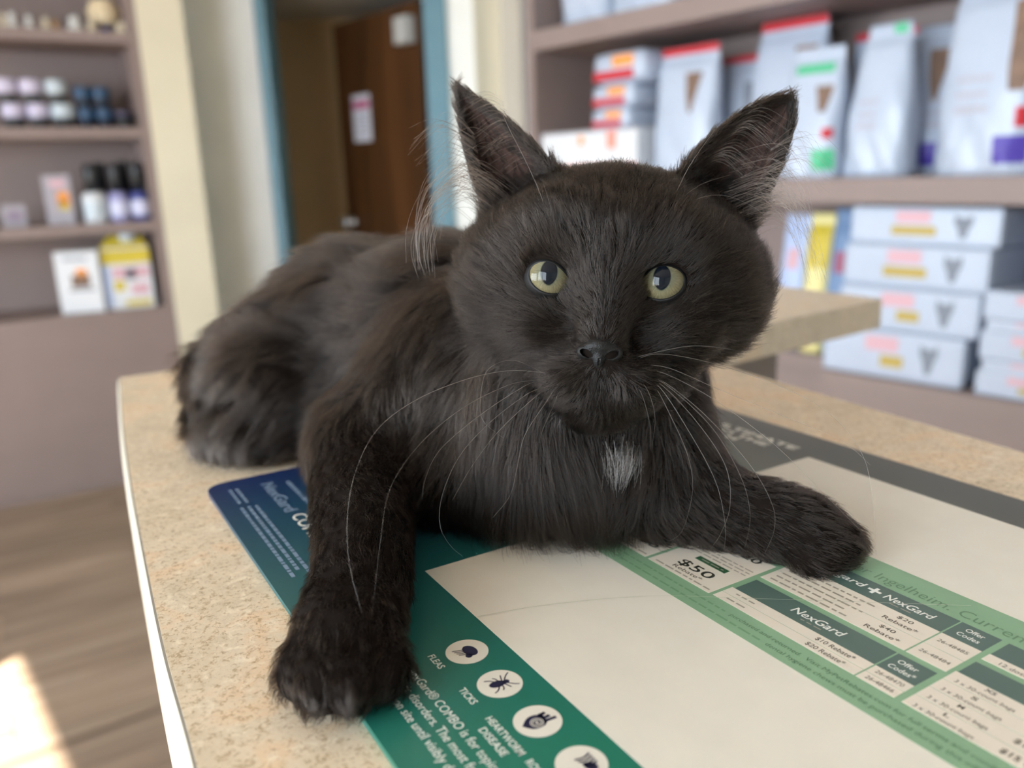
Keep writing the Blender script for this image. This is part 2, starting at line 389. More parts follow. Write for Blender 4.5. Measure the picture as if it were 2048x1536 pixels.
# little figures on the top shelf
P_shell = mat('ivory ceramic', (226, 214, 188), .45, .08, 60); P_bone = mat('white ceramic', (226, 226, 222), .35, .05, 60); P_tan = mat('tan ceramic', (186, 142, 92), .5, .1, 60)
def figurine(s, h, w, m, label, n=.09):
    t = empty('figurine', Lw(s, n, 1.815)); tag(t, label, 'figurine', 'small figures on the top shelf')
    r = w / 2
    lathe('body', [(r * .8, 0), (r, h * .08), (r * .95, h * .3), (r * .6, h * .52), (r * .42, h * .6)], m, t, 16)
    lathe('head', [(r * .25, h * .56), (r * .62, h * .68), (r * .68, h * .82), (r * .4, h * .96), (r * .05, h)], m, t, 16)
    for k in (-1, 1):
        e = lathe('ear', [(r * .2, 0), (r * .14, h * .1), (.0008, h * .17)], m, t, 8); e.location = (k * r * .36, 0, h * .88)
for s, h, w, m, l in [(.308, .056, .03, P_shell, 'tiny ivory figure touching a tiny white one, farthest from the blue stand'), (.338, .062, .036, P_bone, 'tiny white figure between an ivory figure and an empty stretch of shelf'),
                      (.392, .054, .034, P_bone, 'tiny white figure standing apart on the top shelf'), (.447, .05, .036, P_shell, 'tiny ivory figure touching the tan one'),
                      (.479, .045, .024, P_tan, 'tiny tan figure on the top shelf'), (.546, .062, .06, P_bone, 'round white figure, broadest of the little figures'),
                      (.605, .05, .044, P_shell, 'ivory figure in front of the round pot'), (.712, .05, .062, P_shell, 'low ivory figure at the end of the top shelf')]:
    figurine(s, h, w, m, l)
t = empty('shell_ornament', Lw(.660, .14, 1.815)); tag(t, 'knobbly cream ornament on a small blue stand', 'ornament')
lathe('blue_stand', [(.03, 0), (.03, .006), (.014, .012), (.014, .03), (.02, .036)], mat('cobalt ceramic', (58, 76, 150), .4), t)
bm = bmesh.new(); bmesh.ops.create_icosphere(bm, subdivisions=4, radius=.058)
for v in bm.verts:
    k = 1 + .06 * math.sin(v.co.x * 150) * math.sin(v.co.y * 140) + .05 * math.sin(v.co.z * 170 + 1); v.co *= k; v.co.z = v.co.z * .95 + .088
bm_obj('cream_globe', bm, mat('cream shell', (222, 204, 168), .6, .15, 70), t, True)

# ------------------------------------------------------------------ right display unit
ru = empty('food_shelving', (B0[0], B0[1], 0), ANG2)
tag(ru, 'mauve open shelving loaded with white pet food bags and boxes', 'shelf')
SR = 2.6
box('side_panel', -.035, 0, 0, .40, 0, 2.45, M_mauve, ru)
box('side_panel', SR, SR + .035, 0, .40, 0, 2.45, M_mauve, ru)
box('back_panel', 0, SR, .385, .40, 0, 2.45, M_mauve, ru)
box('shelf_board', 0, SR, .0, .385, 1.628, 1.69, M_mauve, ru, .002)
box('shelf_board', 0, SR, .0, .385, 1.15, 1.21, M_mauve, ru, .002)
box('shelf_board', 1.1, SR, -.02, .385, .69, .74, M_mauve, ru, .002)
box('base_panel', 1.1, SR, -.016, .01, 0, .69, M_mauve, ru)
box('base_side', 1.1, 1.125, .01, .385, 0, .69, M_mauve, ru)
box('inner_shelf', 0, 1.1, .10, .385, .70, .74, M_mauve, ru)
box('recess_panel', 0, 1.1, .12, .135, 0, .70, M_mauve, ru)

def bag(loc, rz, w, h, d, label, group, film=P_bag, seal=None, patches=(), tip=.94, lean=0.):
    t = empty('food_bag', loc, rz); tag(t, label, 'bag', group)
    ph = random.random() * 6
    def half(v):
        a = w / 2 * (1 - .05 * v + .02 * math.sin(7 * v + ph)); a *= 1 if v < tip - .25 else 1 - (1 - tip) * 6 * max(0, v - (tip - .25)) * .35
        b = d / 2 * (.86 + .55 * v - 1.3 * v * v) if v < .9 else d / 2 * .05
        return a, max(b, d * .03)
    def pt(u, v, side=-1, off=0.):
        a, b = half(v); p = 3.2
        y = (max(0, 1 - abs(u) ** p)) ** (1 / p) * b + .0045 * math.sin(7 * u + 15 * v + ph) * (1 - v) + .003 * math.sin(15 * u - 9 * v + 2 * ph) * (1 - v)
        return (u * a, side * (y + off) + d / 2 + lean * v * v, v * h)
    nu, nv = 18, 22
    us = [math.sin((i / nu - .5) * math.pi) for i in range(nu + 1)]
    vv, ff = [], []
    ring = nu * 2
    for j in range(nv + 1):
        v = j / nv
        for i in range(nu): vv.append(pt(us[i], v, -1))
        for i in range(nu): vv.append(pt(us[nu - i], v, 1))
    for j in range(nv):
        for i in range(ring):
            ff.append((j * ring + i, j * ring + (i + 1) % ring, (j + 1) * ring + (i + 1) % ring, (j + 1) * ring + i))
    ff.append(tuple(range(ring))[::-1]); ff.append(tuple(range(nv * ring, (nv + 1) * ring)))
    mesh_obj('bag_body', vv, ff, film, t, True)
    def patch(nm, u0, u1, v0, v1, m, taper=0.):
        n = 6; pv, pf = [], []
        for off in (.0004, .0016):
            for j in range(n + 1):
                for i in range(n + 1):
                    v = v0 + (v1 - v0) * j / n; k = 1 - taper * (1 - j / n); uc = (u0 + u1) / 2
                    pv.append(pt(uc + (u0 + (u1 - u0) * i / n - uc) * k, v, -1, off))
        N = (n + 1) ** 2
        for o in (0, 1):
            for j in range(n):
                for i in range(n):
                    q = [o * N + j * (n + 1) + i, o * N + j * (n + 1) + i + 1, o * N + (j + 1) * (n + 1) + i + 1, o * N + (j + 1) * (n + 1) + i]
                    pf.append(q if o else q[::-1])
        mesh_obj(nm, pv, pf, m, t, True)
    if seal: patch('top_seal', -.99, .99, .945, .999, seal)
    for q in patches: patch(*q)
    return t
UPR = 'upright bags on the middle shelf'
R0 = ANG2
T_l = [('text_block', -.55, .15, .32, .36, M_gl), ('text_block', -.55, .1, .40, .43, M_gl), ('text_block', -.55, .15, .48, .51, M_gl)]
bag(Rw(.56, .05, 1.21), R0, .22, .37, .12, 'white food bag with a red top seal next to the flat stacked bags', UPR, seal=P_red, patches=[('picture', .1, .62, .5, .8, P_brown, .8)])
bag(Rw(.650, .20, 1.21), R0 + .05, .165, .345, .12, 'narrow white bag with a red top seal between two larger red sealed bags', UPR, seal=P_red, patches=[('picture', .2, .7, .5, .78, P_slate, .8)])
bag(Rw(.835, .13, 1.21), R0 - .02, .225, .41, .14, 'tallest white bag with a red top seal and orange corner mark', UPR, seal=P_red,
    patches=[('picture', .25, .85, .62, .82, P_brown, .85), ('orange_mark', .45, .85, .03, .13, P_oran)] + T_l)
bag(Rw(1.03, .27, 1.21), R0, .18, .365, .11, 'red sealed bag standing behind the green marked bags', UPR, seal=P_red, patches=[('picture', -.2, .5, .55, .82, P_slate, .8)])
bag(Rw(1.005, .0, 1.21), R0 + .03, .148, .31, .115, 'white bag with a green band and green corner label', UPR,
    patches=[('green_band', -.7, .75, .80, .87, P_green), ('green_label', .3, .95, .06, .22, P_green), ('red_spot', .55, .9, .3, .38, P_red), ('picture', .2, .8, .5, .7, P_brown, .7)], tip=.9)
bag(Rw(1.158, .03, 1.21), R0, .158, .345, .13, 'plain white bag with a pinched green tip', UPR, patches=[('green_tip', .2, .8, .93, .99, P_green)] + T_l, tip=.7)
bag(Rw(1.245, .17, 1.21), R0 + .04, .185, .345, .13, 'white bag with an animal picture over a small purple label', UPR,
    patches=[('picture', -.5, .15, .5, .84, P_brown, .75), ('purple_label', -.42, .05, .06, .22, P_purp)] + T_l)
bag(Rw(1.405, .0, 1.21), R0 - .06, .205, .40, .15, 'large white bag with a broad purple label and red mark', UPR,
    patches=[('picture', .35, .95, .42, .86, P_brown, .5), ('purple_label', .35, .97, .06, .2, P_purp), ('red_spot', .7, .98, .24, .34, P_red)] + T_l)
bag(Rw(1.605, .03, 1.21), R0, .18, .39, .14, 'white bag partly cut off beside the large purple labelled bag', UPR, patches=[('picture', -.5, .4, .5, .85, P_brown, .7)])
for s, w, l in ((.145, .22, 'white bag on the top shelf nearest the side panel'), (.39, .24, 'white bag on the top shelf one place from the side panel')):
    bag(Rw(s, .06, 1.69), R0, w, .33, .15, l, 'bags on the top food shelf', patches=[('text_block', -.5, .5, .3, .34, M_gl)])
# flat carton with three bags lying on it
carton('food_carton', Rw(.20, .03, 1.21), R0, .46, .30, .158, P_white, 'low white carton with orange and red print under the lying bags', 'box',
       [('red_band', -.98, .98, .02, .32, mat('salmon print', (238, 142, 122), .55)), ('orange_spot', -.1, 0, .72, .9, P_oran), ('orange_spot', .45, .62, .62, .95, mat('salmon print')), ('painted_highlight', -.99, .99, .955, .995, P_gray)])  # grey strip paints in the highlight along the carton's top edge
def flatbag(z, s, w, h, label, m2):
    t = empty('food_bag', Rw(s, .04, z), R0); tag(t, label, 'bag', 'bags lying on the low carton')
    bm = bmesh.new(); add_box(bm, -w / 2, w / 2, 0, .28, 0, h, h * .3)
    for v in bm.verts: v.co.z += .003 * math.sin(v.co.x * 40)
    bm_obj('bag_body', bm, P_bag, t, True)
    box('red_stripe', -w * .47, w * .30, -.001, .006, h * .12, h * .42, P_red, t, .001)
    box('orange_label', -w * .1, w * .30, -.001, .004, h * .52, h * .86, m2, t, .001)
flatbag(1.367, .305, .16, .062, 'lowest bag lying on the low carton', P_oran)
flatbag(1.429, .315, .175, .07, 'middle bag lying on the low carton', P_oran)
flatbag(1.499, .338, .215, .092, 'topmost bag lying on the low carton', P_oran)

LOW = 'packs stacked on the lower shelf'
def pack(s, z, w, h, label, n=.0, rz=0., group=LOW, strong=1, gold=1):
    pp = [('red_text', -.35, .12, .58, .88, P_rose), ('animal_picture', .42, .66, .22, .82, P_slate)]
    if gold: pp.append(('gold_label', -.12 if strong else -.4, .2, .26, .5, P_gold))
    return carton('food_pack', Rw(s, n, z), R0 + rz, w, .22, h, P_bag, label, 'box', pp, group, h * .12)
pack(1.268, .74, .335, .116, 'lowest white pack of the wide stack, with a gold label', -.01, .04)
pack(1.292, .855, .325, .103, 'second lowest white pack of the wide stack', .0, .03)
pack(1.294, .957, .335, .1, 'second highest white pack of the wide stack', .01, 0, strong=0)
pack(1.302, 1.056, .34, .088, 'topmost white pack of the wide stack under the shelf board', .02, .0, strong=0)
for k, (z, h, l) in enumerate([(.74, .055, 'lowest thin white box of the narrow stack'), (.794, .027, 'flat white tray above the lowest box of the narrow stack'), (.82, .065, 'middle white box of the narrow stack'),
                               (.884, .025, 'flat white tray above the middle box of the narrow stack'), (.908, .063, 'topmost white box of the narrow stack')]):
    pack(1.56, z, .20 if h > .03 else .18, h, l, .0, .02, 'boxes of the narrow stack', gold=h > .03)
LB = 'bags standing on the lower shelf'
bag(Rw(.893, .14, .74), R0, .085, .37, .1, 'pale lavender bag beside the yellow bag, next to the dark recess', LB, film=P_lav, patches=[('picture', -.3, .5, .6, .75, P_rose)])
bag(Rw(.978, .12, .74), R0, .075, .375, .09, 'yellow bag between the lavender and steel blue bags', LB, film=mat('pale yellow bag', (228, 218, 150), .45, .08, 20), patches=[('yellow_band', -.9, .9, .62, .92, P_yel)])
bag(Rw(1.057, .10, .74), R0, .075, .39, .1, 'steel blue bag with dull red lettering', LB, film=P_steel, patches=[('red_text', -.4, .7, .58, .72, mat('dull red print', (150, 86, 110), .6))])
bag(Rw(1.57, .25, .74), R0, .17, .385, .12, 'dark blue bag standing behind the narrow stack', LB, film=mat('dark blue bag', (64, 88, 132), .45, .1, 14))

# ------------------------------------------------------------------ counter
def smooth_line(pts, n=8):
    p = np.array(pts, float); out = []
    for i in range(len(p) - 1):
        p0 = p[max(i - 1, 0)]; p1 = p[i]; p2 = p[i + 1]; p3 = p[min(i + 2, len(p) - 1)]
        for k in range(n):
            t = k / n
            out.append(.5 * ((2 * p1) + (-p0 + p2) * t + (2 * p0 - 5 * p1 + 4 * p2 - p3) * t * t + (-p0 + 3 * p1 - 3 * p2 + p3) * t ** 3))
    out.append(p[-1]); return np.array(out)
edge_l = smooth_line([(-.2497, .509), (-.1996, .4028), (-.160, .322), (-.1238, .2507), (-.094, .1932), (-.0689, .1477), (-.044, .098), (-.02, .04), (.004, -.03), (.03, -.11), (.06, -.2)])
rest = [(.70, -.2), (.48, -.2), (.2125, .322), (.1006, .5504), (.331, .7212), (.271, .8238)]
rest = rest[1:]
outline = [tuple(p) for p in edge_l] + rest
ct = empty('counter', (0, 0, 0)); tag(ct, 'reception counter with a speckled beige laminate top and curved edge', 'counter')
inset = [(x + (.05 if i < len(edge_l) else 0), y) for i, (x, y) in enumerate(outline)]
prism('counter_top', outline, ZC - .026, ZC, M_lam, ct)
def offset_line(p, d):
    t = np.gradient(p, axis=0); t /= np.linalg.norm(t, axis=1)[:, None]; return p + np.stack([t[:, 1], -t[:, 0]], 1) * d
el = edge_l[::-1]   # walk so that outward lies on one side
def edge_strip(name, prof, m):
    rows = [offset_line(el, d) for d, z in prof]
    v, f = [], []; n = len(el)
    for r, (d, z) in zip(rows, prof): v += [(x, y, ZC + z) for x, y in r]
    for j in range(len(prof)):
        j2 = (j + 1) % len(prof)
        for i in range(n - 1): f.append((j * n + i, j * n + i + 1, j2 * n + i + 1, j2 * n + i))
    f += [tuple(j * n for j in range(len(prof))), tuple(j * n + n - 1 for j in range(len(prof)))[::-1]]
    return mesh_obj(name, v, f, m, ct, False)
s_ = -1   # outward
edge_strip('edge_seam', [(0, -.0004), (s_ * .0007, -.0009), (s_ * .0007, -.026), (0, -.026)], mat('dark seam', (92, 84, 72), .6))
edge_strip('edge_band', [(s_ * .0007, -.0010), (s_ * .0016, -.0022), (s_ * .0027, -.010), (s_ * .0027, -.034), (s_ * .0007, -.034)], mat('cream edge band', (178, 172, 156), .4, .02, 30))
body = [(x * .93 + .035, y) for x, y in edge_l[4:]] + [(.46, -.19), (.195, .33), (.10, .47), (-.16, .48)]
prism('counter_base', body, 0, ZC - .026, mat('taupe counter base', (150, 140, 130), .6, .04, 8), ct)
prism('arm_base', [(-.12, .49), (.09, .56), (.24, .72), (.22, .77)], 0, ZC - .026, mat('taupe counter base'), ct)

# ------------------------------------------------------------------ printed counter mat (local x along the print, y across)
AM = -1.031
mt = empty('counter_mat', (-.1229, .3054, ZC), AM); tag(mt, 'printed advertising mat with a teal border and white centre on the counter', 'mat')
MT = .0018
def rrect(x0, x1, y0, y1, r, n=6):
    out = []
    for cx, cy_, a in ((x1 - r, y1 - r, 0), (x0 + r, y1 - r, 90), (x0 + r, y0 + r, 180), (x1 - r, y0 + r, 270)):
        for k in range(n + 1):
            t = math.radians(a + 90 * k / n); out.append((cx + r * math.cos(t), cy_ + r * math.sin(t)))
    return out
def border_mat():
    m, nt, b = nodes_mat('mat border print')
    tc = nt.nodes.new('ShaderNodeTexCoord'); sx = nt.nodes.new('ShaderNodeSeparateXYZ'); nt.links.new(tc.outputs['Object'], sx.inputs[0])
    def mr(src, a, c):
        n = nt.nodes.new('ShaderNodeMapRange'); n.inputs[1].default_value = a; n.inputs[2].default_value = c; nt.links.new(src, n.inputs[0]); return n.outputs[0]
    along = ramp(nt, mr(sx.outputs[0], 0, .33), [(0, lin((28, 46, 92))), (.62, lin((36, 116, 96))), (1, lin((40, 120, 96)))])
    across = ramp(nt, mr(sx.outputs[1], .14, .24), [(0, lin((122, 104, 140))), (.25, lin((128, 124, 132))), (.45, lin((104, 112, 104))), (.75, lin((84, 88, 84))), (1, lin((84, 88, 86)))])
    mx = nt.nodes.new('ShaderNodeMix'); mx.data_type = 'RGBA'
    nt.links.new(mr(sx.outputs[1], .10, .15), mx.inputs[0]); nt.links.new(along, mx.inputs[6]); nt.links.new(across, mx.inputs[7])
    nt.links.new(mx.outputs[2], b.inputs['Base Color']); b.inputs['Roughness'].default_value = .33
    return m
M_border = border_mat()
prism('mat_base', rrect(-.0025, .36, 0, .2405, .008), .0001, MT, M_border, mt)
GL = .36
def print_mat(name, c, rough=.36): return mat(name, c, rough, .02, 90)
K_white = print_mat('mat white print', (225, 222, 211)); K_green = print_mat('mat green print', (132, 170, 137)); K_cell = print_mat('mat cell print', (225, 218, 204))
K_slate = print_mat('mat slate header print', (82, 106, 100)); K_dkgreen = print_mat('mat dark green print', (46, 92, 62)); K_ink = print_mat('mat grey ink', (96, 92, 82))
K_txt = print_mat('mat white ink', (238, 240, 234)); K_navy = print_mat('mat navy ink', (34, 36, 66)); K_mist = print_mat('mat pale blue ink', (122, 144, 170)); K_gink = print_mat('mat deep green ink', (78, 118, 88)); K_soft = print_mat('mat soft grey ink', (160, 154, 140)); K_title = print_mat('mat title ink', (96, 134, 104)); K_gsoft = print_mat('mat soft green ink', (108, 150, 114)); K_black = print_mat('mat dark ink', (44, 50, 44))
def mm(*a): return tuple(x / 1000 for x in a)
def sheet(name, x0, x1, y0, y1, lvl, m, parent=mt):
    x0, x1, y0, y1 = mm(x0, x1, y0, y1); z = MT + lvl * .00005
    return mesh_obj(name, [(x0, y0, z), (x1, y0, z), (x1, y1, z), (x0, y1, z), (x0, y0, z - .00004), (x1, y0, z - .00004), (x1, y1, z - .00004), (x0, y1, z - .00004)],
                    [(0, 1, 2, 3), (7, 6, 5, 4), (0, 4, 5, 1), (1, 5, 6, 2), (2, 6, 7, 3), (3, 7, 4, 0)], m, parent)
def text(s, x0, x1, yb, cap, lvl, m, parent=mt, bold=0., shear=0., xh=None):
    cu = bpy.data.curves.new('lettering', 'FONT'); cu.body = s; cu.size = 1; cu.offset = bold; cu.shear = shear; cu.resolution_u = 3
    to = bpy.data.objects.new('tmp', cu); col.objects.link(to)
    dg = bpy.context.evaluated_depsgraph_get(); me = bpy.data.meshes.new_from_object(to.evaluated_get(dg))
    bpy.data.objects.remove(to); bpy.data.curves.remove(cu)
    n = len(me.vertices); co = np.zeros(n * 3); me.vertices.foreach_get('co', co); co = co.reshape(-1, 3)
    w0, w1 = co[:, 0].min(), co[:, 0].max()
    capf = .729
    co[:, 0] = (x0 + (co[:, 0] - w0) / (w1 - w0) * (x1 - x0)) / 1000
    co[:, 1] = (yb + co[:, 1] / capf * cap) / 1000
    co[:, 2] = MT + lvl * .00005
    me.vertices.foreach_set('co', co.ravel()); me.materials.append(m); me.update(); me.name = 'lettering'
    o = bpy.data.objects.new('lettering', me); return link(o, parent)
def dashes(x0, x1, y, h, lvl, m, parent=mt, seed=0):
    r = random.Random(seed); x = x0; v, f = [], []; z = MT + lvl * .00005
    while x < x1 - 1:
        w = min(r.uniform(1.2, 4.2), x1 - x); k = len(v)
        v += [(x / 1000, y / 1000, z), ((x + w) / 1000, y / 1000, z), ((x + w) / 1000, (y + h) / 1000, z), (x / 1000, (y + h) / 1000, z)]; f.append((k, k + 1, k + 2, k + 3)); x += w + .7
    return mesh_obj('fine_print_line', v, f, m, parent)
centre = sheet('white_centre', 113.5, 356, 42, 217, 1, K_white)
leaf = sheet('green_leaflet', 114, 352, 93.8, 159.6, 2, K_green)
# border lettering
text('NexGard', 9, 43, 19.6, 4.9, 1, K_mist, bold=.02); text('COMBO', 47, 78, 20.2, 5.4, 1, K_txt, bold=.01)
dashes(12, 44, 28.6, 1.6, 1, K_mist, seed=3)
for k, (a, b_, y) in enumerate([(8, 25, 7.0), (8, 25, 9.6), (29, 95, 6.4), (29, 90, 9.0), (30, 97, 11.6)]): dashes(a, b_, y, 1.25, 1, K_mist, seed=k + 10)
text('CAUTION: NexGard® COMBO is for topical use only', 141.8, 213.6, 15.6, 2.45, 1, K_txt)
text('of neurologic disorders. The most frequently', 149.2, 209.0, 11.7, 2.45, 1, K_txt)
text('the application site until visibly dry. Do', 151.8, 203.5, 7.8, 2.45, 1, K_txt)
text('FLEAS', 155.7, 162.2, 22.6, 1.95, 1, K_txt, bold=.008)
text('TICKS', 172.2, 178.9, 22.6, 1.95, 1, K_txt, bold=.008)
text('HEARTWORM', 185.0, 199.4, 22.7, 1.95, 1, K_txt, bold=.008); text('DISEASE', 187.4, 197.6, 19.6, 1.95, 1, K_txt, bold=.008)
text('ROUNDWORMS', 201.6, 218, 22.7, 1.95, 1, K_txt, bold=.008)
text('ULTIMATE', 55, 104, 219.3, 4.6, 1, K_txt, bold=.02); text('TO THE', 60, 93.5, 213.2, 4.4, 1, K_txt, bold=.02); text('M', 74, 80, 208.6, 3.6, 1, K_txt, bold=.02)
def disc(name, cx, cy_, rx, ry, lvl, m, rot=0., n=40, parent=mt):
    c, s = math.cos(rot), math.sin(rot); z = MT + lvl * .00005
    v = [((cx + rx * math.cos(t) * c - ry * math.sin(t) * s) / 1000, (cy_ + rx * math.cos(t) * s + ry * math.sin(t) * c) / 1000, z) for t in [2 * math.pi * k / n for k in range(n)]]
    return mesh_obj(name, v, [tuple(range(n))], m, parent)
def stroke(name, pts, w, lvl, m, parent=mt):
    p = smooth_line(pts, 5) / 1000; t = np.gradient(p, axis=0); t /= np.linalg.norm(t, axis=1)[:, None] + 1e-9; nn = np.stack([-t[:, 1], t[:, 0]], 1) * w / 2000
    z = MT + lvl * .00005; n = len(p)
    v = [(x, y, z) for x, y in p + nn] + [(x, y, z) for x, y in p - nn]
    return mesh_obj(name, v, [(n + i, n + i + 1, i + 1, i) for i in range(n - 1)], m, parent)
ICON = [(159.3, 32), (175.6, 32.1), (192.1, 32.1), (208.4, 32.2)]
icons = [disc('icon_disc', x, y, 5.5, 5.5, 1, K_white) for x, y in ICON]
x, y = ICON[0]; ic = icons[0]
disc('flea_body', x + .1, y + .8, 2.5, 1.7, 2, K_navy, .15, parent=ic); disc('flea_head', x + 2.0, y - .5, .9, .9, 2, K_navy, parent=ic)
for k in range(4): stroke('flea_leg', [(x - 1.0 + k * .75, y - .2), (x - 1.4 + k * .75, y - 1.6), (x - 2.0 + k * .8, y - 3.3 + .25 * k)], .32, 2, K_navy, ic)
x, y = ICON[1]; ic = icons[1]
disc('tick_body', x - .1, y - .7, 1.25, 2.0, 2, K_navy, -.1, parent=ic); disc('tick_head', x + .15, y + 1.6, .75, .9, 2, K_navy, parent=ic)
for sg_ in (-1, 1):
    for k in range(4):
        yy = y - .6 + k * .75; stroke('tick_leg', [(x + sg_ * .7, yy), (x + sg_ * 2.0, yy + (k - 1.3) * .7), (x + sg_ * 2.7, yy + (k - 1.5) * 1.5)], .3, 2, K_navy, ic)
x, y = ICON[2]; ic = icons[2]
hv = smooth_line([(x - .2, y - 3.9), (x + 1.9, y - 2.2), (x + 2.2, y + .2), (x + 1.3, y + 1.6), (x - .6, y + 1.6), (x - 2.0, y + .6), (x - 2.0, y - 1.6), (x - .2, y - 3.9)], 5)[:-1] / 1000
mesh_obj('heart_shape', [(a, b_, MT + .0001) for a, b_ in hv], [tuple(range(len(hv)))], K_navy, ic)
for q in ([(x - 1.2, y + 1.2), (x - 1.6, y + 2.9)], [(x, y + 1.2), (x - .2, y + 3.3)], [(x + .9, y + 1.2), (x + 1.1, y + 4.2)], [(x - .4, y + 1.6), (x - 1.9, y + 1.5)]): stroke('heart_vessel', q, .85, 2, K_navy, ic)
for rr_ in (1.45, 1.0): stroke('worm_swirl', [(x + .5 + rr_ * math.cos(t), y - .5 + rr_ * math.sin(t)) for t in np.linspace(0, 6.2, 12)], .2, 3, K_white, ic)
stroke('worm_swirl', [(x - .1, y - .9), (x + .3, y - .2), (x + .7, y - .8), (x + 1.1, y - .1)], .25, 3, K_white, ic)
x, y = ICON[3]; ic = icons[3]
for k in range(4): stroke('worm_mark', [(x - 1.6 + k * .9, y - .6 + k * .3), (x - 1.2 + k * .9, y + 1.4), (x - 1.7 + k * .9, y + 3.2)], .5, 2, K_navy, ic)
disc('worm_coil', x + 1.6, y + 1.2, 1.6, 1.1, 2, K_navy, .6, parent=ic)
# leaflet tables
def cell(name, x0, x1, y0, y1, m=K_cell): return sheet(name, x0, x1, y0, y1, 3, m, leaf)
cell('price_cell', 119, 144.6, 103.2, 131); cell('price_cell', 146, 172.2, 103.2, 131)
text('$50', 152.8, 166.4, 108.8, 4.0, 4, K_black, leaf, .012); text('Rebate*', 153.6, 165.4, 106.2, 1.7, 4, K_ink, leaf, .006)
sheet('price_tag', 154, 166.4, 115.2, 117.6, 4, K_dkgreen, leaf); dashes(156, 165, 116.1, .5, 5, K_soft, leaf, 5)
dashes(148, 171, 104.4, .6, 4, K_soft, leaf, 6)
for k in range(3): dashes(149, 171, 119 + 1.7 * k, .5, 4, K_soft, leaf, 20 + k)
text('$20', 157, 168, 127.4, 3.4, 4, K_black, leaf, .012)
text('$25', 129, 142, 109.5, 4.2, 4, K_black, leaf, .012); dashes(121, 143.5, 104.4, .6, 4, K_soft, leaf, 8)
for a, b_ in ((173.5, 219.6), (220.1, 230.1)):
    cell('table_cell', a, b_, 103.6, 107.3); cell('table_cell', a, b_, 107.5, 111.3); cell('table_header', a if a > 200 else 174.4, b_, 111.3, 120.2, K_slate)
text('NexGard', 191.4, 207.6, 114.6, 3.1, 4, K_txt, leaf, .012, .15); dashes(196, 204, 113.1, .4, 4, K_soft, leaf, 31)
text('$10 Rebate*', 204.4, 215.6, 108.5, 1.75, 4, K_ink, leaf, .008); text('$20 Rebate*', 204.4, 215.6, 104.7, 1.75, 4, K_ink, leaf, .008)
dashes(177, 185, 108.9, .6, 4, K_soft, leaf, 32); dashes(177, 185, 105.1, .6, 4, K_soft, leaf, 33)
text('Offer', 222.0, 227.2, 116.4, 1.9, 4, K_txt, leaf, .01); text('Codes*', 221.6, 228.4, 113.2, 1.9, 4, K_txt, leaf, .01)
text('26-48470', 221.6, 228.8, 108.6, 1.5, 4, K_ink, leaf); text('26-48466', 221.6, 228.8, 104.8, 1.5, 4, K_ink, leaf)
for a, b_ in ((173.8, 220.0), (220.5, 230.8)):
    cell('table_cell', a, b_, 122.4, 129.8); cell('table_cell', a, b_, 130.0, 137.5); cell('table_header', a, b_, 137.5, 146.6, K_slate)
text('Heartgard', 173, 194.5, 141.2, 2.9, 4, K_txt, leaf, .012, .15); text('+', 195.6, 199.6, 139.8, 5.2, 4, K_txt, leaf, .03); text('NexGard', 201, 215.4, 140.9, 3.1, 4, K_txt, leaf, .012, .15)
dashes(204, 212, 139.4, .4, 4, K_soft, leaf, 34)
for k in range(5): dashes(176, 203 - 2.5 * (k % 2), 124 + 2.6 * k, .7, 4, K_soft, leaf, 40 + k)
text('$20', 209.6, 214.0, 134.6, 1.6, 4, K_ink, leaf, .008); text('Rebate*', 207.2, 217.0, 131.6, 1.7, 4, K_ink, leaf, .008)
text('$40', 209.6, 214.0, 127.0, 1.6, 4, K_ink, leaf, .008); text('Rebate*', 207.2, 217.0, 124.0, 1.7, 4, K_ink, leaf, .008)
text('Offer', 223.2, 228.0, 142.9, 1.9, 4, K_txt, leaf, .01); text('Codes', 222.6, 228.4, 139.8, 1.9, 4, K_txt, leaf, .01)
text('26-48485', 221.8, 229.6, 133.0, 1.5, 4, K_ink, leaf); text('26-48484', 221.8, 229.6, 125.4, 1.5, 4, K_ink, leaf)
for k in range(4): cell('table_cell', 231.9, 290, 103.7 + 5.3 * k, 108.8 + 5.3 * k)
cell('table_header', 232.4, 290, 124.8, 132.2, K_slate); cell('table_cell', 232.4, 290, 134.4, 138.1); cell('table_header', 232.6, 290, 138.1, 146.4, K_slate)
for k, sz in enumerate(('L', 'M', 'S', 'XS')):
    text('3 x 30-count bags', 234, 247.6, 104.4 + 5.3 * k, 1.5, 4, K_ink, leaf); text(sz, 239.6, 241.0 if len(sz) == 1 else 242.2, 106.8 + 5.3 * k, 1.4, 4, K_ink, leaf, .02)
    text('$1%d Rebate*' % (5, 2, 0, 0)[k], 252.5, 266, 105.4 + 5.3 * k, 1.9, 4, K_ink, leaf, .02)
text('12 doses', 236.0, 243.4, 135.2, 1.6, 4, K_ink, leaf); text('Gard', 246.5, 256, 127, 3.2, 4, K_txt, leaf, .012)
text('Boehringer Ingelheim. Current', 164.6, 236.2, 149.0, 4.4, 3, K_title, leaf, -.004)
text('purchased and returned.  Visit MyPetRebates.com for full terms and conditions of this offer', 184, 272, 99.2, 1.6, 3, K_gink, leaf)
text('dental hygiene chews must be purchased during this offer period at one visit', 199, 274, 96.2, 1.6, 3, K_gink, leaf)
dashes(132, 182, 99.4, .7, 3, K_gsoft, leaf, 50); dashes(132, 197, 96.4, .7, 3, K_gsoft, leaf, 51)
stroke('surface_scratch', [(146.3, 42.3), (152.1, 62.2), (164.3, 88.3), (181.1, 110.4), (217.2, 156.1)], .16, 6, print_mat('scratch', (192, 198, 180), .3))

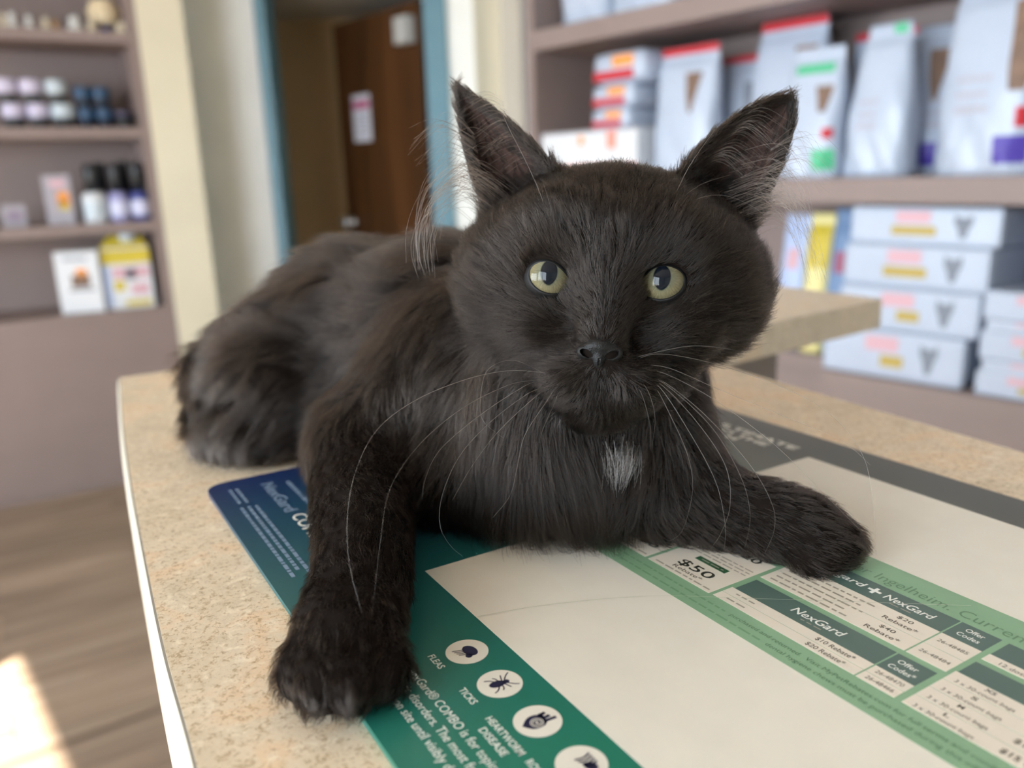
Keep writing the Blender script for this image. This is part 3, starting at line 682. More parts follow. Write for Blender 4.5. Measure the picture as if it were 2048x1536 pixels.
# ------------------------------------------------------------------ the kitten (coordinates in metres, z above the counter top)
cat = empty('kitten', (.0, .30, ZC)); tag(cat, 'fluffy black kitten with yellow-green eyes lying on the counter mat', 'kitten')
CO = np.array([.0, .30, 0.])
HO = np.array([.0300, .2440, .0858])                         # middle of the head
HF = np.array([0, 0, .12]) - HO; HF /= np.linalg.norm(HF)     # the way the face looks
roll = .058
hx = cam_r * math.cos(roll) + cam_d * math.sin(roll); hx -= hx.dot(HF) * HF; hx /= np.linalg.norm(hx)
hy = np.cross(HF, hx)
HM = np.stack([hx, hy, HF], 1)
def hw(p): return HO + HM @ np.asarray(p, float)
NOSE = hw((0, -.0185, .028))

# --- signed distance parts: (kind, data, blend, flow, fur length, fur lift)
PR = []
def ell(c, r, k=.012, flow=(0, 0, -1), ln=.008, lift=.5, rot=None, head=False, dens=1.):
    R_ = np.eye(3) if rot is None else rot
    if head: c = hw(c); R_ = HM if rot is None else HM @ rot
    PR.append(dict(t='e', c=np.array(c, float), r=np.array(r, float), R=R_, k=k, flow=flow, ln=ln, lift=lift, dens=dens))
def cone(a, b, ra, rb, k=.012, flow=None, ln=.008, lift=.5, head=False, dens=1.):
    if head: a, b = hw(a), hw(b)
    a = np.array(a, float); b = np.array(b, float)
    PR.append(dict(t='c', a=a, b=b, ra=ra, rb=rb, k=k, flow=(b - a) if flow is None else flow, ln=ln, lift=lift, dens=dens))
def dist(p, P):
    if p['t'] == 'e':
        q = (P - p['c']) @ p['R']; k0 = np.linalg.norm(q / p['r'], axis=-1); k1 = np.linalg.norm(q / p['r'] ** 2, axis=-1) + 1e-9
        return k0 * (k0 - 1) / k1
    ba = p['b'] - p['a']; h_ = np.clip((P - p['a']) @ ba / (ba @ ba), 0, 1)
    return np.linalg.norm(P - p['a'] - h_[..., None] * ba, axis=-1) - (p['ra'] + (p['rb'] - p['ra']) * h_)
def aabb(p):
    if p['t'] == 'e':
        e = np.abs(p['R']) @ p['r']; return p['c'] - e, p['c'] + e
    r = max(p['ra'], p['rb']); return np.minimum(p['a'], p['b']) - r, np.maximum(p['a'], p['b']) + r
def rotz(a): c, s = math.cos(a), math.sin(a); return np.array([[c, -s, 0], [s, c, 0], [0, 0, 1]])
BK = (-.8, .45, -.25)       # coat on the trunk runs from head to tail
# trunk
cone((.022, .290, .050), (-.022, .335, .047), .038, .040, .02, BK, .012, .45)
cone((-.022, .335, .047), (-.070, .385, .044), .040, .040, .02, BK, .013, .45)
cone((-.070, .385, .044), (-.108, .388, .028), .040, .035, .02, (-.8, .1, -.5), .013, .45)
ell((-.098, .358, .030), (.036, .030, .032), .014, (-.9, .1, -.30), .011, .45)                 # haunch
ell((-.116, .352, .013), (.026, .024, .015), .012, (.4, -.5, -.3), .009, .4)                   # folded hind foot
ell((-.052, .345, .022), (.030, .026, .022), .014, (-.6, .2, -.6), .012, .45)                  # belly side
cone((-.132, .405, .034), (-.146, .388, .030), .012, .011, .008, None, .009, .5)               # tail
cone((-.146, .388, .030), (-.132, .352, .014), .012, .010, .006, None, .009, .5)
# chest and neck
ell((.020, .263, .031), (.037, .029, .030), .018, (0, -.35, -1), .018, .35)
cone((.020, .290, .058), hw((.001, -.008, -.020)), .037, .028, .016, (0, -.3, -1), .013, .45)
ell((.016, .256, .056), (.024, .016, .020), .014, (0, -.4, -1), .016, .38)
# right foreleg (stretched towards the viewer)
cone((-.018, .292, .052), (-.054, .288, .026), .027, .019, .014, (-.4, -.3, -.8), .009, .45)
cone((-.056, .284, .021), (-.0422, .205, .0135), .0175, .0128, .010, None, .0054, .48)
ell((-.0425, .185, .0115), (.0136, .020, .0105), .008, (.05, -1, -.15), .0048, .5, rotz(.12))
TOE_A = [(-.0518, .1712, .0075), (-.0456, .1645, .0085), (-.0380, .1640, .0085), (-.0316, .1702, .0075)]
for q in TOE_A: ell(q, (.0058, .0085, .0072), .003, (.1, -1, -.3), .0044, .5)
# left foreleg (reaching to the side)
cone((.044, .276, .040), (.055, .254, .017), .020, .0145, .014, (.5, -.3, -.7), .008, .4)
cone((.054, .251, .0150), (.077, .2375, .0122), .0138, .0114, .010, None, .0052, .46)
ell((.0852, .2335, .0118), (.0150, .0125, .0102), .007, (1, -.5, -.1), .0046, .5, rotz(-.6))
for q in [(.0872, .2215, .0072), (.0937, .2237, .0082), (.0972, .2290, .0082), (.0962, .2360, .0072)]: ell(q, (.0080, .0058, .0068), .0035, (1, -.5, -.2), .0042, .5, rotz(-.6))
ell((-.020, .276, .020), (.026, .024, .021), .014, (-.1, -.5, -.8), .010, .38)      # breast between the forelegs
ell((-.036, .288, .018), (.020, .020, .018), .012, (-.1, -.5, -.8), .009, .38)
NB = len(PR)
# head
HD = dict(head=True, flow='nose')
ell((.0005, .009, -.014), (.0395, .0275, .0330), .008, ln=.0050, lift=.38, **HD)
for s in (-1, 1):
    ell((s * .0250, .0, -.008), (.0185, .0175, .0190), .010, ln=.0080, lift=.42, **HD)
    ell((s * .0150, .0145, .0060), (.0125, .0085, .0105), .009, ln=.0048, lift=.3, **HD)
    ell((s * .0165, -.0125, .0060), (.0130, .0090, .0100), .009, ln=.0050, lift=.3, **HD)
    ell((s * .0078, -.0265, .0168), (.0098, .0078, .0092), .005, ln=.0042, lift=.34, **HD)
    ell((s * .0305, .001, -.016), (.0150, .0180, .0150), .010, ln=.0105, lift=.5, **HD)
cone((0, .010, .010), (-.0010, -.0155, .0220), .0105, .0058, .008, 'nose', .0036, .34, True, 1.6)
ell((-.012, -.024, .0), (.0120, .0110, .0130), .009, ln=.0070, lift=.4, **HD)
ell((.012, -.024, .0), (.0120, .0110, .0130), .009, ln=.0070, lift=.4, **HD)
ell((0, -.0345, .0105), (.0088, .0066, .0085), .008, ln=.0048, lift=.35, **HD)
# --- evaluate on a grid
H_ = .00105
G0 = np.array([-.178, .148, -.002]); G1 = np.array([.128, .440, .178])
NG = np.ceil((G1 - G0) / H_).astype(int)
FD = np.full(NG, .05, np.float32)
def subgrid(lo, hi):
    i0 = np.clip(np.floor((lo - G0) / H_).astype(int), 0, NG - 1); i1 = np.clip(np.ceil((hi - G0) / H_).astype(int) + 1, 1, NG)
    ax = [G0[k] + H_ * np.arange(i0[k], i1[k]) for k in range(3)]
    return tuple(slice(i0[k], i1[k]) for k in range(3)), np.stack(np.meshgrid(*ax, indexing='ij'), -1).astype(np.float32)
def smin(a, b, k):
    h_ = np.clip(.5 + .5 * (b - a) / k, 0, 1); return b + (a - b) * h_ - k * h_ * (1 - h_)
for p in PR:
    lo, hi = aabb(p); m_ = p['k'] + .004; sl, P = subgrid(lo - m_, hi + m_)
    FD[sl] = smin(FD[sl], dist(p, P).astype(np.float32), p['k'])
# ears: cupped shells
def bez(a, c, b, t): t = np.asarray(t)[:, None]; return (1 - t) ** 2 * a + 2 * t * (1 - t) * c + t * t * b
EAR = {}
def ear(side, I0, Ic, T, Oc, O0, cup):
    I0, Ic, T, Oc, O0 = map(np.array, (I0, Ic, T, Oc, O0))
    s = np.linspace(0, 1, 46); a = bez(I0, Ic, T, s); b_ = bez(O0, Oc, T, s); t = np.linspace(-1, 1, 33)
    S = a[:, None] * (1 - t)[None, :, None] / 2 + b_[:, None] * (1 + t)[None, :, None] / 2
    depth = cup * (1 - s ** 1.6)[:, None] * (1 - np.abs(t) ** 2.2)[None]
    S[..., 2] -= depth
    EAR[side] = (s, t, np.stack([hw(q) for q in S.reshape(-1, 3)]).reshape(S.shape))
ear(-1, (-.0165, .0310, -.006), (-.0320, .0480, -.012), (-.0530, .0605, -.020), (-.0510, .0430, -.017), (-.0375, .0170, -.014), .014)
ear(1, (.0175, .0320, -.006), (.0330, .0570, -.012), (.0512, .0610, -.020), (.0545, .0480, -.017), (.0395, .0190, -.014), .014)
for sd, (s, t, S) in EAR.items():
    pts = S.reshape(-1, 3).astype(np.float32); rad = np.repeat(.0016 - .0005 * s, len(t)).astype(np.float32)
    sl, P = subgrid(pts.min(0) - .008, pts.max(0) + .008); q = P.reshape(-1, 3); best = np.full(len(q), 1., np.float32)
    for i in range(0, len(pts), 64):
        best = np.minimum(best, (np.sqrt(((q[:, None] - pts[None, i:i + 64]) ** 2).sum(-1)) - rad[None, i:i + 64]).min(1))
    FD[sl] = smin(FD[sl], best.reshape(FD[sl].shape), .0035)
# eye openings
EYES = []
for sd, c, tilt, rx, ry in ((-1, (-.0172, .0014, .0098), -.36, .0057, .0041), (1, (.0146, .0018, .0098), .28, .0060, .0044)):
    EYES.append((sd, np.array(c), tilt, rx, ry))
    lo = hw(c) - .014; sl, P = subgrid(lo, lo + .028); q = (P - hw(c)) @ HM
    cx_, cy_ = math.cos(tilt), math.sin(tilt); u = q[..., 0] * cx_ + q[..., 1] * cy_; v = -q[..., 0] * cy_ + q[..., 1] * cx_
    cut = (np.sqrt((u / (rx + .0006)) ** 2 + (v / (ry + .0006)) ** 2) - 1) * ry
    cut = np.maximum(cut, -(q[..., 2] + .004))
    FD[sl] = np.maximum(FD[sl], -cut.astype(np.float32))
zz = (G0[2] + H_ * np.arange(NG[2])).astype(np.float32)
FD = np.maximum(FD, (.0016 - zz)[None, None, :])
def surface_nets(F):
    S = F < 0; n = np.array(F.shape) - 1
    c = np.zeros(n, np.int8); cs = [(i, j, k) for i in (0, 1) for j in (0, 1) for k in (0, 1)]
    for i, j, k in cs: c += S[i:i + n[0], j:j + n[1], k:k + n[2]]
    ids = np.argwhere((c > 0) & (c < 8)); acc = np.zeros((len(ids), 3)); cnt = np.zeros(len(ids))
    for a in cs:
        for ax in range(3):
            if a[ax]: continue
            b_ = list(a); b_[ax] = 1
            fa = F[tuple((ids + a).T)]; fb = F[tuple((ids + b_).T)]; m_ = (fa < 0) != (fb < 0)
            t = np.where(m_, fa / np.where(m_, fa - fb, 1), 0); pos = np.array(a, float)[None].repeat(len(ids), 0); pos[:, ax] = t
            acc[m_] += pos[m_]; cnt += m_
    V = G0 + H_ * (ids + acc / cnt[:, None])
    lut = np.full(n, -1, np.int32); lut[tuple(ids.T)] = np.arange(len(ids)); Q = []
    for ax in range(3):
        o1, o2 = [(1, 2), (2, 0), (0, 1)][ax]
        A_ = [slice(None)] * 3; B_ = [slice(None)] * 3; A_[ax] = slice(0, -1); B_[ax] = slice(1, None)
        e = np.argwhere(S[tuple(A_)] != S[tuple(B_)]); e = e[(e[:, o1] > 0) & (e[:, o2] > 0) & (e[:, o1] < n[o1]) & (e[:, o2] < n[o2])]
        d1 = np.zeros(3, int); d1[o1] = 1; d2 = np.zeros(3, int); d2[o2] = 1
        q = np.stack([lut[tuple((e - d1 - d2).T)], lut[tuple((e - d2).T)], lut[tuple(e.T)], lut[tuple((e - d1).T)]], 1)
        fl_ = ~S[tuple(e.T)]; q[fl_] = q[fl_][:, ::-1]; Q.append(q)
    return V, np.concatenate(Q)
BV, BF = surface_nets(FD)
BF = BF[(BF >= 0).all(1)]
# a little relaxation
for _ in range(2):
    acc = np.zeros_like(BV); cn = np.zeros(len(BV))
    for a, b_ in ((0, 1), (1, 2), (2, 3), (3, 0)):
        np.add.at(acc, BF[:, a], BV[BF[:, b_]]); np.add.at(cn, BF[:, a], 1); np.add.at(acc, BF[:, b_], BV[BF[:, a]]); np.add.at(cn, BF[:, b_], 1)
    BV = BV * .5 + .5 * acc / np.maximum(cn, 1)[:, None]
def fast_mesh(name, V, Fq, m, parent, smooth=True):
    me = bpy.data.meshes.new(name); me.vertices.add(len(V)); me.vertices.foreach_set('co', V.astype(np.float32).ravel())
    n, k = Fq.shape; me.loops.add(n * k); me.loops.foreach_set('vertex_index', Fq.astype(np.int32).ravel())
    me.polygons.add(n); me.polygons.foreach_set('loop_start', np.arange(0, n * k, k, dtype=np.int32)); me.polygons.foreach_set('use_smooth', np.ones(n, bool))
    me.update(calc_edges=True); me.validate(); me.materials.append(m)
    return link(bpy.data.objects.new(name, me), parent)
M_skin = mat('dark kitten skin', (24, 19, 16), .95, .15, 200, spec=.06)
fast_mesh('body', BV - CO, BF, M_skin, cat)

# --- eyes
def eye_mat():
    m, nt, b = nodes_mat('yellow-green kitten eye')
    tc = nt.nodes.new('ShaderNodeTexCoord'); sx = nt.nodes.new('ShaderNodeSeparateXYZ'); nt.links.new(tc.outputs['Object'], sx.inputs[0])
    def mth(op, a, b_=None, c=None):
        n = nt.nodes.new('ShaderNodeMath'); n.operation = op
        for i, x in enumerate((a, b_, c)):
            if x is None: continue
            if isinstance(x, (int, float)): n.inputs[i].default_value = x
            else: nt.links.new(x, n.inputs[i])
        return n.outputs[0]
    x, y = sx.outputs[0], sx.outputs[1]
    ax = mth('ABSOLUTE', x)
    pe = mth('ADD', mth('POWER', mth('DIVIDE', ax, .0024), 1.7), mth('POWER', mth('DIVIDE', mth('ABSOLUTE', y), .0036), 2.0))
    pm = nt.nodes.new('ShaderNodeMapRange'); pm.inputs[1].default_value = .9; pm.inputs[2].default_value = 1.12; nt.links.new(pe, pm.inputs[0])
    r = mth('SQRT', mth('ADD', mth('MULTIPLY', x, x), mth('MULTIPLY', y, y)))
    th = mth('ARCTAN2', y, x)
    cv = nt.nodes.new('ShaderNodeCombineXYZ'); nt.links.new(mth('MULTIPLY', th, 9.0), cv.inputs[0]); nt.links.new(mth('MULTIPLY', r, 500.), cv.inputs[1])
    nz = nt.nodes.new('ShaderNodeTexNoise'); nz.inputs['Scale'].default_value = 1.6; nz.inputs['Detail'].default_value = 4; nt.links.new(cv.outputs[0], nz.inputs['Vector'])
    base = ramp(nt, mth('DIVIDE', r, .0075), [(0, lin((80, 86, 75))), (.40, lin((97, 97, 79))), (.62, lin((108, 101, 77))), (.78, lin((93, 88, 67))), (.92, lin((44, 42, 32)))])
    fib = ramp(nt, nz.outputs[0], [(.3, (.72, .72, .70)), (.7, (1.12, 1.1, 1.05))])
    mx = nt.nodes.new('ShaderNodeMix'); mx.data_type = 'RGBA'; mx.blend_type = 'MULTIPLY'; mx.inputs[0].default_value = 1
    nt.links.new(base, mx.inputs[6]); nt.links.new(fib, mx.inputs[7])
    mx2 = nt.nodes.new('ShaderNodeMix'); mx2.data_type = 'RGBA'; nt.links.new(pm.outputs[0], mx2.inputs[0]); mx2.inputs[6].default_value = (.004, .006, .010, 1); nt.links.new(mx.outputs[2], mx2.inputs[7])
    nt.links.new(mx2.outputs[2], b.inputs['Base Color'])
    b.inputs['Roughness'].default_value = .5; b.inputs['Specular IOR Level'].default_value = 0
    b.inputs['Coat IOR'].default_value = 1.34; b.inputs['Coat Weight'].default_value = 1; b.inputs['Coat Roughness'].default_value = .015
    return m
M_eye = eye_mat(); M_lid = mat('black eyelid skin', (9, 8, 8), .55, .1, 300, spec=.25)
ER = .0084
def frame_obj(o, org, Rm):
    Mx = Matrix.Identity(4)
    for i in range(3):
        for j in range(3): Mx[i][j] = Rm[i][j]
        Mx[i][3] = org[i] - CO[i]
    o.matrix_local = Mx
for sd, c, tilt, rx, ry in EYES:
    bm = bmesh.new(); bmesh.ops.create_uvsphere(bm, u_segments=48, v_segments=32, radius=ER)
    for v in bm.verts:            # bulging cornea
        r2 = math.hypot(v.co.x, v.co.y) / ER
        if v.co.z > 0: v.co.z += .0011 * max(0, 1 - (r2 / .85) ** 2)
    o = bm_obj('eye', bm, M_eye, cat, True); o['label'] = 'yellow-green eye with a dark oval pupil'
    g = np.array([.02 if sd < 0 else -.05, .17, 1.]); g /= np.linalg.norm(g)          # gaze in head axes
    xx = np.cross([0, 1, 0], g); xx /= np.linalg.norm(xx); yy = np.cross(g, xx)
    org = hw(c + np.array([0, 0, -.0012]))
    frame_obj(o, org, HM @ np.stack([xx, yy, g], 1))
    # eyelids: ring of skin lying on the ball, open in an almond
    NA, NR_ = 56, 7; vv, ff = [], []
    for j in range(NR_):
        f = j / (NR_ - 1)
        for i in range(NA):
            a = 2 * math.pi * i / NA; ca, sa = math.cos(a), math.sin(a)
            inner = 1 if sd < 0 else -1                     # side of the nose in eye axes
            kx = rx * (1 + .20 * max(0, ca * inner) ** 5); ky = ry * (.94 if sa > 0 else 1.04)
            u = (kx + f * .0032) * ca; v = (ky + f * .0032) * sa
            uu = u * math.cos(tilt) - v * math.sin(tilt); w_ = u * math.sin(tilt) + v * math.cos(tilt)
            rr_ = min(math.hypot(uu, w_) / ER, .985); zb = ER * math.sqrt(1 - rr_ * rr_) + .0011 * max(0, 1 - (rr_ / .85) ** 2)
            vv.append((uu, w_, zb + .0002 + .00055 * math.sin(f * math.pi) - f * .0006))
    for j in range(NR_ - 1):
        for i in range(NA): ff.append((j * NA + i, j * NA + (i + 1) % NA, (j + 1) * NA + (i + 1) % NA, (j + 1) * NA + i))
    ff = [q[::-1] for q in ff]
    lo_ = mesh_obj('eyelid', vv, ff, M_lid, cat, True)
    md = lo_.modifiers.new('thickness', 'SOLIDIFY'); md.thickness = .0004; md.offset = -1
    frame_obj(lo_, org, HM)

# --- nose leather
def small_sdf(parts, cuts, lo, hi, h_):
    global G0, H_
    g0, hh = G0, H_
    ax = [np.arange(lo[k], hi[k], h_) for k in range(3)]; P = np.stack(np.meshgrid(*ax, indexing='ij'), -1)
    D = np.full(P.shape[:3], .05)
    for p in parts: D = smin(D, dist(p, P), p['k'])
    for p in cuts: D = np.maximum(D, -dist(p, P))
    G0, H_ = np.array(lo, float), h_
    V, F = surface_nets(D); G0, H_ = g0, hh
    return V, F[(F >= 0).all(1)]
def E_(c, r, k=.0012, rot=None): return dict(t='e', c=np.array(c, float), r=np.array(r, float), R=np.eye(3) if rot is None else rot, k=k)
def C_(a, b, ra, rb, k=.001): return dict(t='c', a=np.array(a, float), b=np.array(b, float), ra=ra, rb=rb, k=k)
def rz2(a): return rotz(a)
nparts = [E_((0, .0012, -.0008), (.0044, .0026, .0036), .002), E_((-.0040, -.0010, -.0012), (.0030, .0026, .0028), .0018), E_((.0040, -.0010, -.0012), (.0030, .0026, .0028), .0018),
          E_((0, -.0024, -.0006), (.0020, .0034, .0026), .0015), C_((0, -.004, -.001), (0, -.0076, -.0030), .0010, .0008)]
ncuts = [E_((-.0039, -.0014, .0016), (.0021, .0011, .0046), rot=rz2(-.42)), E_((.0039, -.0014, .0016), (.0021, .0011, .0046), rot=rz2(.42)), C_((0, -.0020, .0024), (0, -.009, -.0012), .0003, .0003)]
NV, NF = small_sdf(nparts, ncuts, (-.008, -.009, -.005), (.008, .005, .005), .00022)
def nose_mat():
    m, nt, b = nodes_mat('black nose leather')
    tc = nt.nodes.new('ShaderNodeTexCoord'); vo = nt.nodes.new('ShaderNodeTexVoronoi'); vo.inputs['Scale'].default_value = 2600
    nt.links.new(tc.outputs['Object'], vo.inputs['Vector'])
    nt.links.new(ramp(nt, vo.outputs[0], [(0, lin((25, 23, 22))), (.6, lin((14, 13, 12)))]), b.inputs['Base Color'])
    bp = nt.nodes.new('ShaderNodeBump'); bp.inputs['Strength'].default_value = .5; bp.inputs['Distance'].default_value = .0002; bp.invert = True
    nt.links.new(vo.outputs[0], bp.inputs['Height']); nt.links.new(bp.outputs[0], b.inputs['Normal']); b.inputs['Roughness'].default_value = .5; b.inputs['Specular IOR Level'].default_value = .25
    return m
no = fast_mesh('nose', NV, NF, nose_mat(), cat); no['label'] = 'dark leathery nose'
frame_obj(no, hw((-.0014, -.0170, .0262)), HM * np.array([.90, .90, .9]))

# ------------------------------------------------------------------ fur
def hair_mat(name, c0, c1, rough=.32, radial=.55, coat=0., light=None, ior=1.42):
    m = bpy.data.materials.new(name); m.use_nodes = True; nt = m.node_tree
    nt.nodes.remove(nt.nodes['Principled BSDF'])
    hb = nt.nodes.new('ShaderNodeBsdfHairPrincipled'); hb.model = 'CHIANG'; hb.parametrization = 'COLOR'
    hi = nt.nodes.new('ShaderNodeHairInfo')
    nt.links.new(ramp(nt, hi.outputs['Random'], [(0, c0), (.9, c1), (.94, light), (1, light)] if light else [(0, c0), (1, c1)]), hb.inputs['Color'])
    hb.inputs['Roughness'].default_value = rough; hb.inputs['Radial Roughness'].default_value = radial
    hb.inputs['IOR'].default_value = ior; hb.inputs['Random Roughness'].default_value = .2
    nt.links.new(hb.outputs[0], nt.nodes['Material Output'].inputs[0])
    return m
M_fur = hair_mat('black fur', (.0055, .0040, .0032), (.023, .0170, .0135), .25, .47, light=(.09, .075, .064), ior=1.28)
M_furw = hair_mat('white fur', (.75, .75, .76), (.9, .9, .9))
M_tuft = hair_mat('grey-brown ear tuft', (.07, .05, .04), (.24, .19, .155))
M_whisk = hair_mat('whisker', (.18, .15, .13), (.34, .30, .27))
def curves_obj(name, pts, rad, m, parent, label=None, kind=None):
    """pts (N,K,3) world-ish, rad (N,K)"""
    N, K = pts.shape[:2]
    cd = bpy.data.hair_curves.new(name); cd.add_curves([K] * N)
    cd.attributes['position'].data.foreach_set('vector', (pts - CO).astype(np.float32).ravel())
    ra = cd.attributes.get('radius') or cd.attributes.new('radius', 'FLOAT', 'POINT')
    ra.data.foreach_set('value', np.broadcast_to(rad, (N, K)).astype(np.float32).ravel())
    cd.materials.append(m)
    o = link(bpy.data.objects.new(name, cd), parent)
    if label: o['label'] = label
    if kind: o['kind'] = kind
    return o
def nrm(v): return v / (np.linalg.norm(v, axis=-1, keepdims=True) + 1e-12)
def wav(P, sc, seed):
    r = np.random.default_rng(seed); out = np.zeros(len(P))
    for _ in range(5): out += np.sin(P @ (r.normal(size=3) * sc) + r.uniform(0, 6.28))
    return out / 2.2
tri = np.concatenate([BF[:, [0, 1, 2]], BF[:, [0, 2, 3]]])
TA, TB, TC_ = BV[tri[:, 0]], BV[tri[:, 1]], BV[tri[:, 2]]
cr = np.cross(TB - TA, TC_ - TA); area = np.linalg.norm(cr, axis=1) / 2
TN = nrm(cr)
# smooth vertex normals
vn = np.zeros_like(BV)
for k in range(3): np.add.at(vn, tri[:, k], cr)
vn = nrm(vn)
def surf_attr(P, N):
    W = np.zeros(len(P)); FL = np.zeros((len(P), 3)); LN = np.zeros(len(P)); LF = np.zeros(len(P)); hd = np.zeros(len(P))
    for i, p in enumerate(PR):
        w = np.exp(-np.maximum(dist(p, P), 0) / .0045) + 1e-9
        f = nrm(P - (NOSE + HM[:, 2] * .004)) if isinstance(p['flow'], str) else nrm(np.array(p['flow'], float))[None].repeat(len(P), 0)
        W += w; FL += f * w[:, None]; LN += p['ln'] * w; LF += p['lift'] * w
        if i >= NB: hd += w
    return FL / W[:, None], LN / W, LF / W, hd / W
cen = (TA + TB + TC_) / 3
FL, LN, LF, HDW = surf_attr(cen, TN)
# ears
EW = np.zeros(len(cen)); EIN = np.zeros(len(cen))
for sd, (s, t, S) in EAR.items():
    pts = S[::2, ::2].reshape(-1, 3); lo, hi = pts.min(0) - .004, pts.max(0) + .004
    ix = np.where(((cen > lo) & (cen < hi)).all(1))[0]; q = cen[ix]; best = np.full(len(q), 1.); bi = np.zeros(len(q), int)
    for i in range(0, len(pts), 40):
        d_ = np.sqrt(((q[:, None] - pts[None, i:i + 40]) ** 2).sum(-1)); j = d_.argmin(1); dm = d_[np.arange(len(q)), j]; up_ = dm < best
        best[up_] = dm[up_]; bi[up_] = i + j[up_]
    n2 = len(t[::2]); srow = s[::2][bi // n2]; tcol = t[::2][bi % n2]
    on = (best < .0028) & (srow > .16)
    tip = S[-1, 0]; k = ix[on]
    EW[k] = 1; inside = ((TN[k] @ HM[:, 2]) > .1) & (np.abs(tcol[on]) < .93)
    EIN[k] = inside * 1.
    FL[k] = nrm(tip - cen[k]); LN[k] = np.where(inside, .0035, .0042); LF[k] = np.where(inside, .35, .30)
# tint of the skin inside the ears
evn = np.zeros(len(BV)); ecn = np.zeros(len(BV))
for k in range(3): np.add.at(evn, tri[:, k], EIN); np.add.at(ecn, tri[:, k], 1)
body_o = [c for c in cat.children if c.name.startswith('body')][0]
at = body_o.data.attributes.new('ear_inside', 'FLOAT', 'POINT'); at.data.foreach_set('value', (evn / np.maximum(ecn, 1)).astype(np.float32))
nt = M_skin.node_tree; an = nt.nodes.new('ShaderNodeAttribute'); an.attribute_name = 'ear_inside'
mx = nt.nodes.new('ShaderNodeMix'); mx.data_type = 'RGBA'; b = nt.nodes['Principled BSDF']
src = b.inputs['Base Color'].links[0].from_socket
nt.links.new(an.outputs['Fac'], mx.inputs[0]); nt.links.new(src, mx.inputs[6]); mx.inputs[7].default_value = lin((62, 48, 43)) + (1,); nt.links.new(mx.outputs[2], b.inputs['Base Color'])

tocam = nrm(np.array([0, 0, .12]) - cen); facing = (TN * tocam).sum(1)
dens = 2.1e5 + 9e5 * np.clip(HDW * 1.3 - .15, 0, 1)
dens = np.where(EW > 0, np.where(EIN > 0, 2.5e5, 9e5), dens)
dens *= np.where(facing < -.4, .4, 1)
dens[cen[:, 2] < .0022] = 0
hc = (cen - HO) @ HM
for sd, c, tilt, rx, ry in EYES:
    q = hc - c; u = q[:, 0] * math.cos(tilt) + q[:, 1] * math.sin(tilt); v = -q[:, 0] * math.sin(tilt) + q[:, 1] * math.cos(tilt)
    e = np.sqrt((u / (rx + .0012)) ** 2 + (v / (ry + .0012)) ** 2)
    dens[(e < 1) & (q[:, 2] > -.006)] = 0
    near = (e < 1.9) & (q[:, 2] > -.004); LN[near] *= .62 + .38 * np.clip((e[near] - 1) / .9, 0, 1); LF[near] *= .8; dens[near & (e > 1)] *= 1.6
nz_ = (np.abs(hc[:, 0] + .0012) < .0042) & (hc[:, 1] > -.0212) & (hc[:, 1] < -.0160) & (hc[:, 2] > .02); dens[nz_] = 0
nb = np.linalg.norm(hc - np.array([0, -.0185, .026]), axis=1); LN *= np.where(HDW > .5, np.clip(.6 + nb / .04, .6, 1), 1)
wgt = area * dens; total = int(wgt.sum())
def sample(n, w):
    cs_ = np.cumsum(w); ix = np.searchsorted(cs_, rng.random(n) * cs_[-1]); ix = np.minimum(ix, len(w) - 1)
    a, b_ = rng.random(n), rng.random(n); fl_ = a + b_ > 1; a[fl_] = 1 - a[fl_]; b_[fl_] = 1 - b_[fl_]
    P = TA[ix] + a[:, None] * (TB - TA)[ix] + b_[:, None] * (TC_ - TA)[ix]
    N = nrm(vn[tri[ix, 0]] * (1 - a - b_)[:, None] + vn[tri[ix, 1]] * a[:, None] + vn[tri[ix, 2]] * b_[:, None])
    return ix, P, N
def grow(P, N, FLg, L, lift, K, swirl=.3, sc=260, grav=0., seed=5):
    T = nrm(FLg - (FLg * N).sum(1)[:, None] * N)
    a = np.asarray(swirl) * wav(P, sc, seed) + rng.normal(0, .12, len(P)); Bt = np.cross(N, T)
    T = T * np.cos(a)[:, None] + Bt * np.sin(a)[:, None]
    L = L * (1 + .22 * wav(P, sc * 1.3, seed + 1) * .5) * rng.uniform(.85, 1.12, len(P))
    lf = lift * (1 + .35 * wav(P, sc * .8, seed + 2))
    pts = [P - N * .0001]
    for k in range(1, K):
        t = k / (K - 1); ang = np.clip(lf * (1.5 - 1.35 * t), -.1, 1.3)
        d = T * np.cos(ang)[:, None] + N * np.sin(ang)[:, None]; d[:, 2] -= grav * t
        pts.append(pts[-1] + nrm(d) * (L / (K - 1))[:, None])
    return np.stack(pts, 1), T
def children(G, N, T, n, spread, clump, frizz):
    Gn, K = G.shape[:2]; B_ = np.cross(N, T)
    r = np.sqrt(rng.random((Gn, n))) * np.asarray(spread).reshape(-1, 1); a = rng.random((Gn, n)) * 6.283
    off = (T[:, None] * (r * np.cos(a))[..., None] + B_[:, None] * (r * np.sin(a))[..., None])
    t = np.linspace(0, 1, K)
    lf = np.clip(rng.normal(.92, .2, (Gn, n)), .45, 1.35)
    root = G[:, None, :1]; rel = (G[:, None] - root) * lf[..., None, None]
    pts = root + rel + off[:, :, None] * (1 - np.asarray(clump).reshape(-1, 1, 1, 1) * (t ** 1.3)[None, None, :, None])
    fr = np.broadcast_to(np.asarray(frizz).reshape(-1, 1, 1), (Gn, n, 1)); fz = rng.normal(0, 1, (Gn, n, 3)) * fr; fz2 = rng.normal(0, 1, (Gn, n, 3)) * fr * .5
    pts = pts + fz[:, :, None] * (t ** 1.5)[None, None, :, None] + fz2[:, :, None] * np.sin(t * 3.1)[None, None, :, None]
    return pts.reshape(-1, K, 3)
ix, P, N = sample(total, wgt)
headish = (HDW[ix] > .5) | (EW[ix] > 0)
allp = []
WP = np.array([.0329, .2355, .0322])
white = []
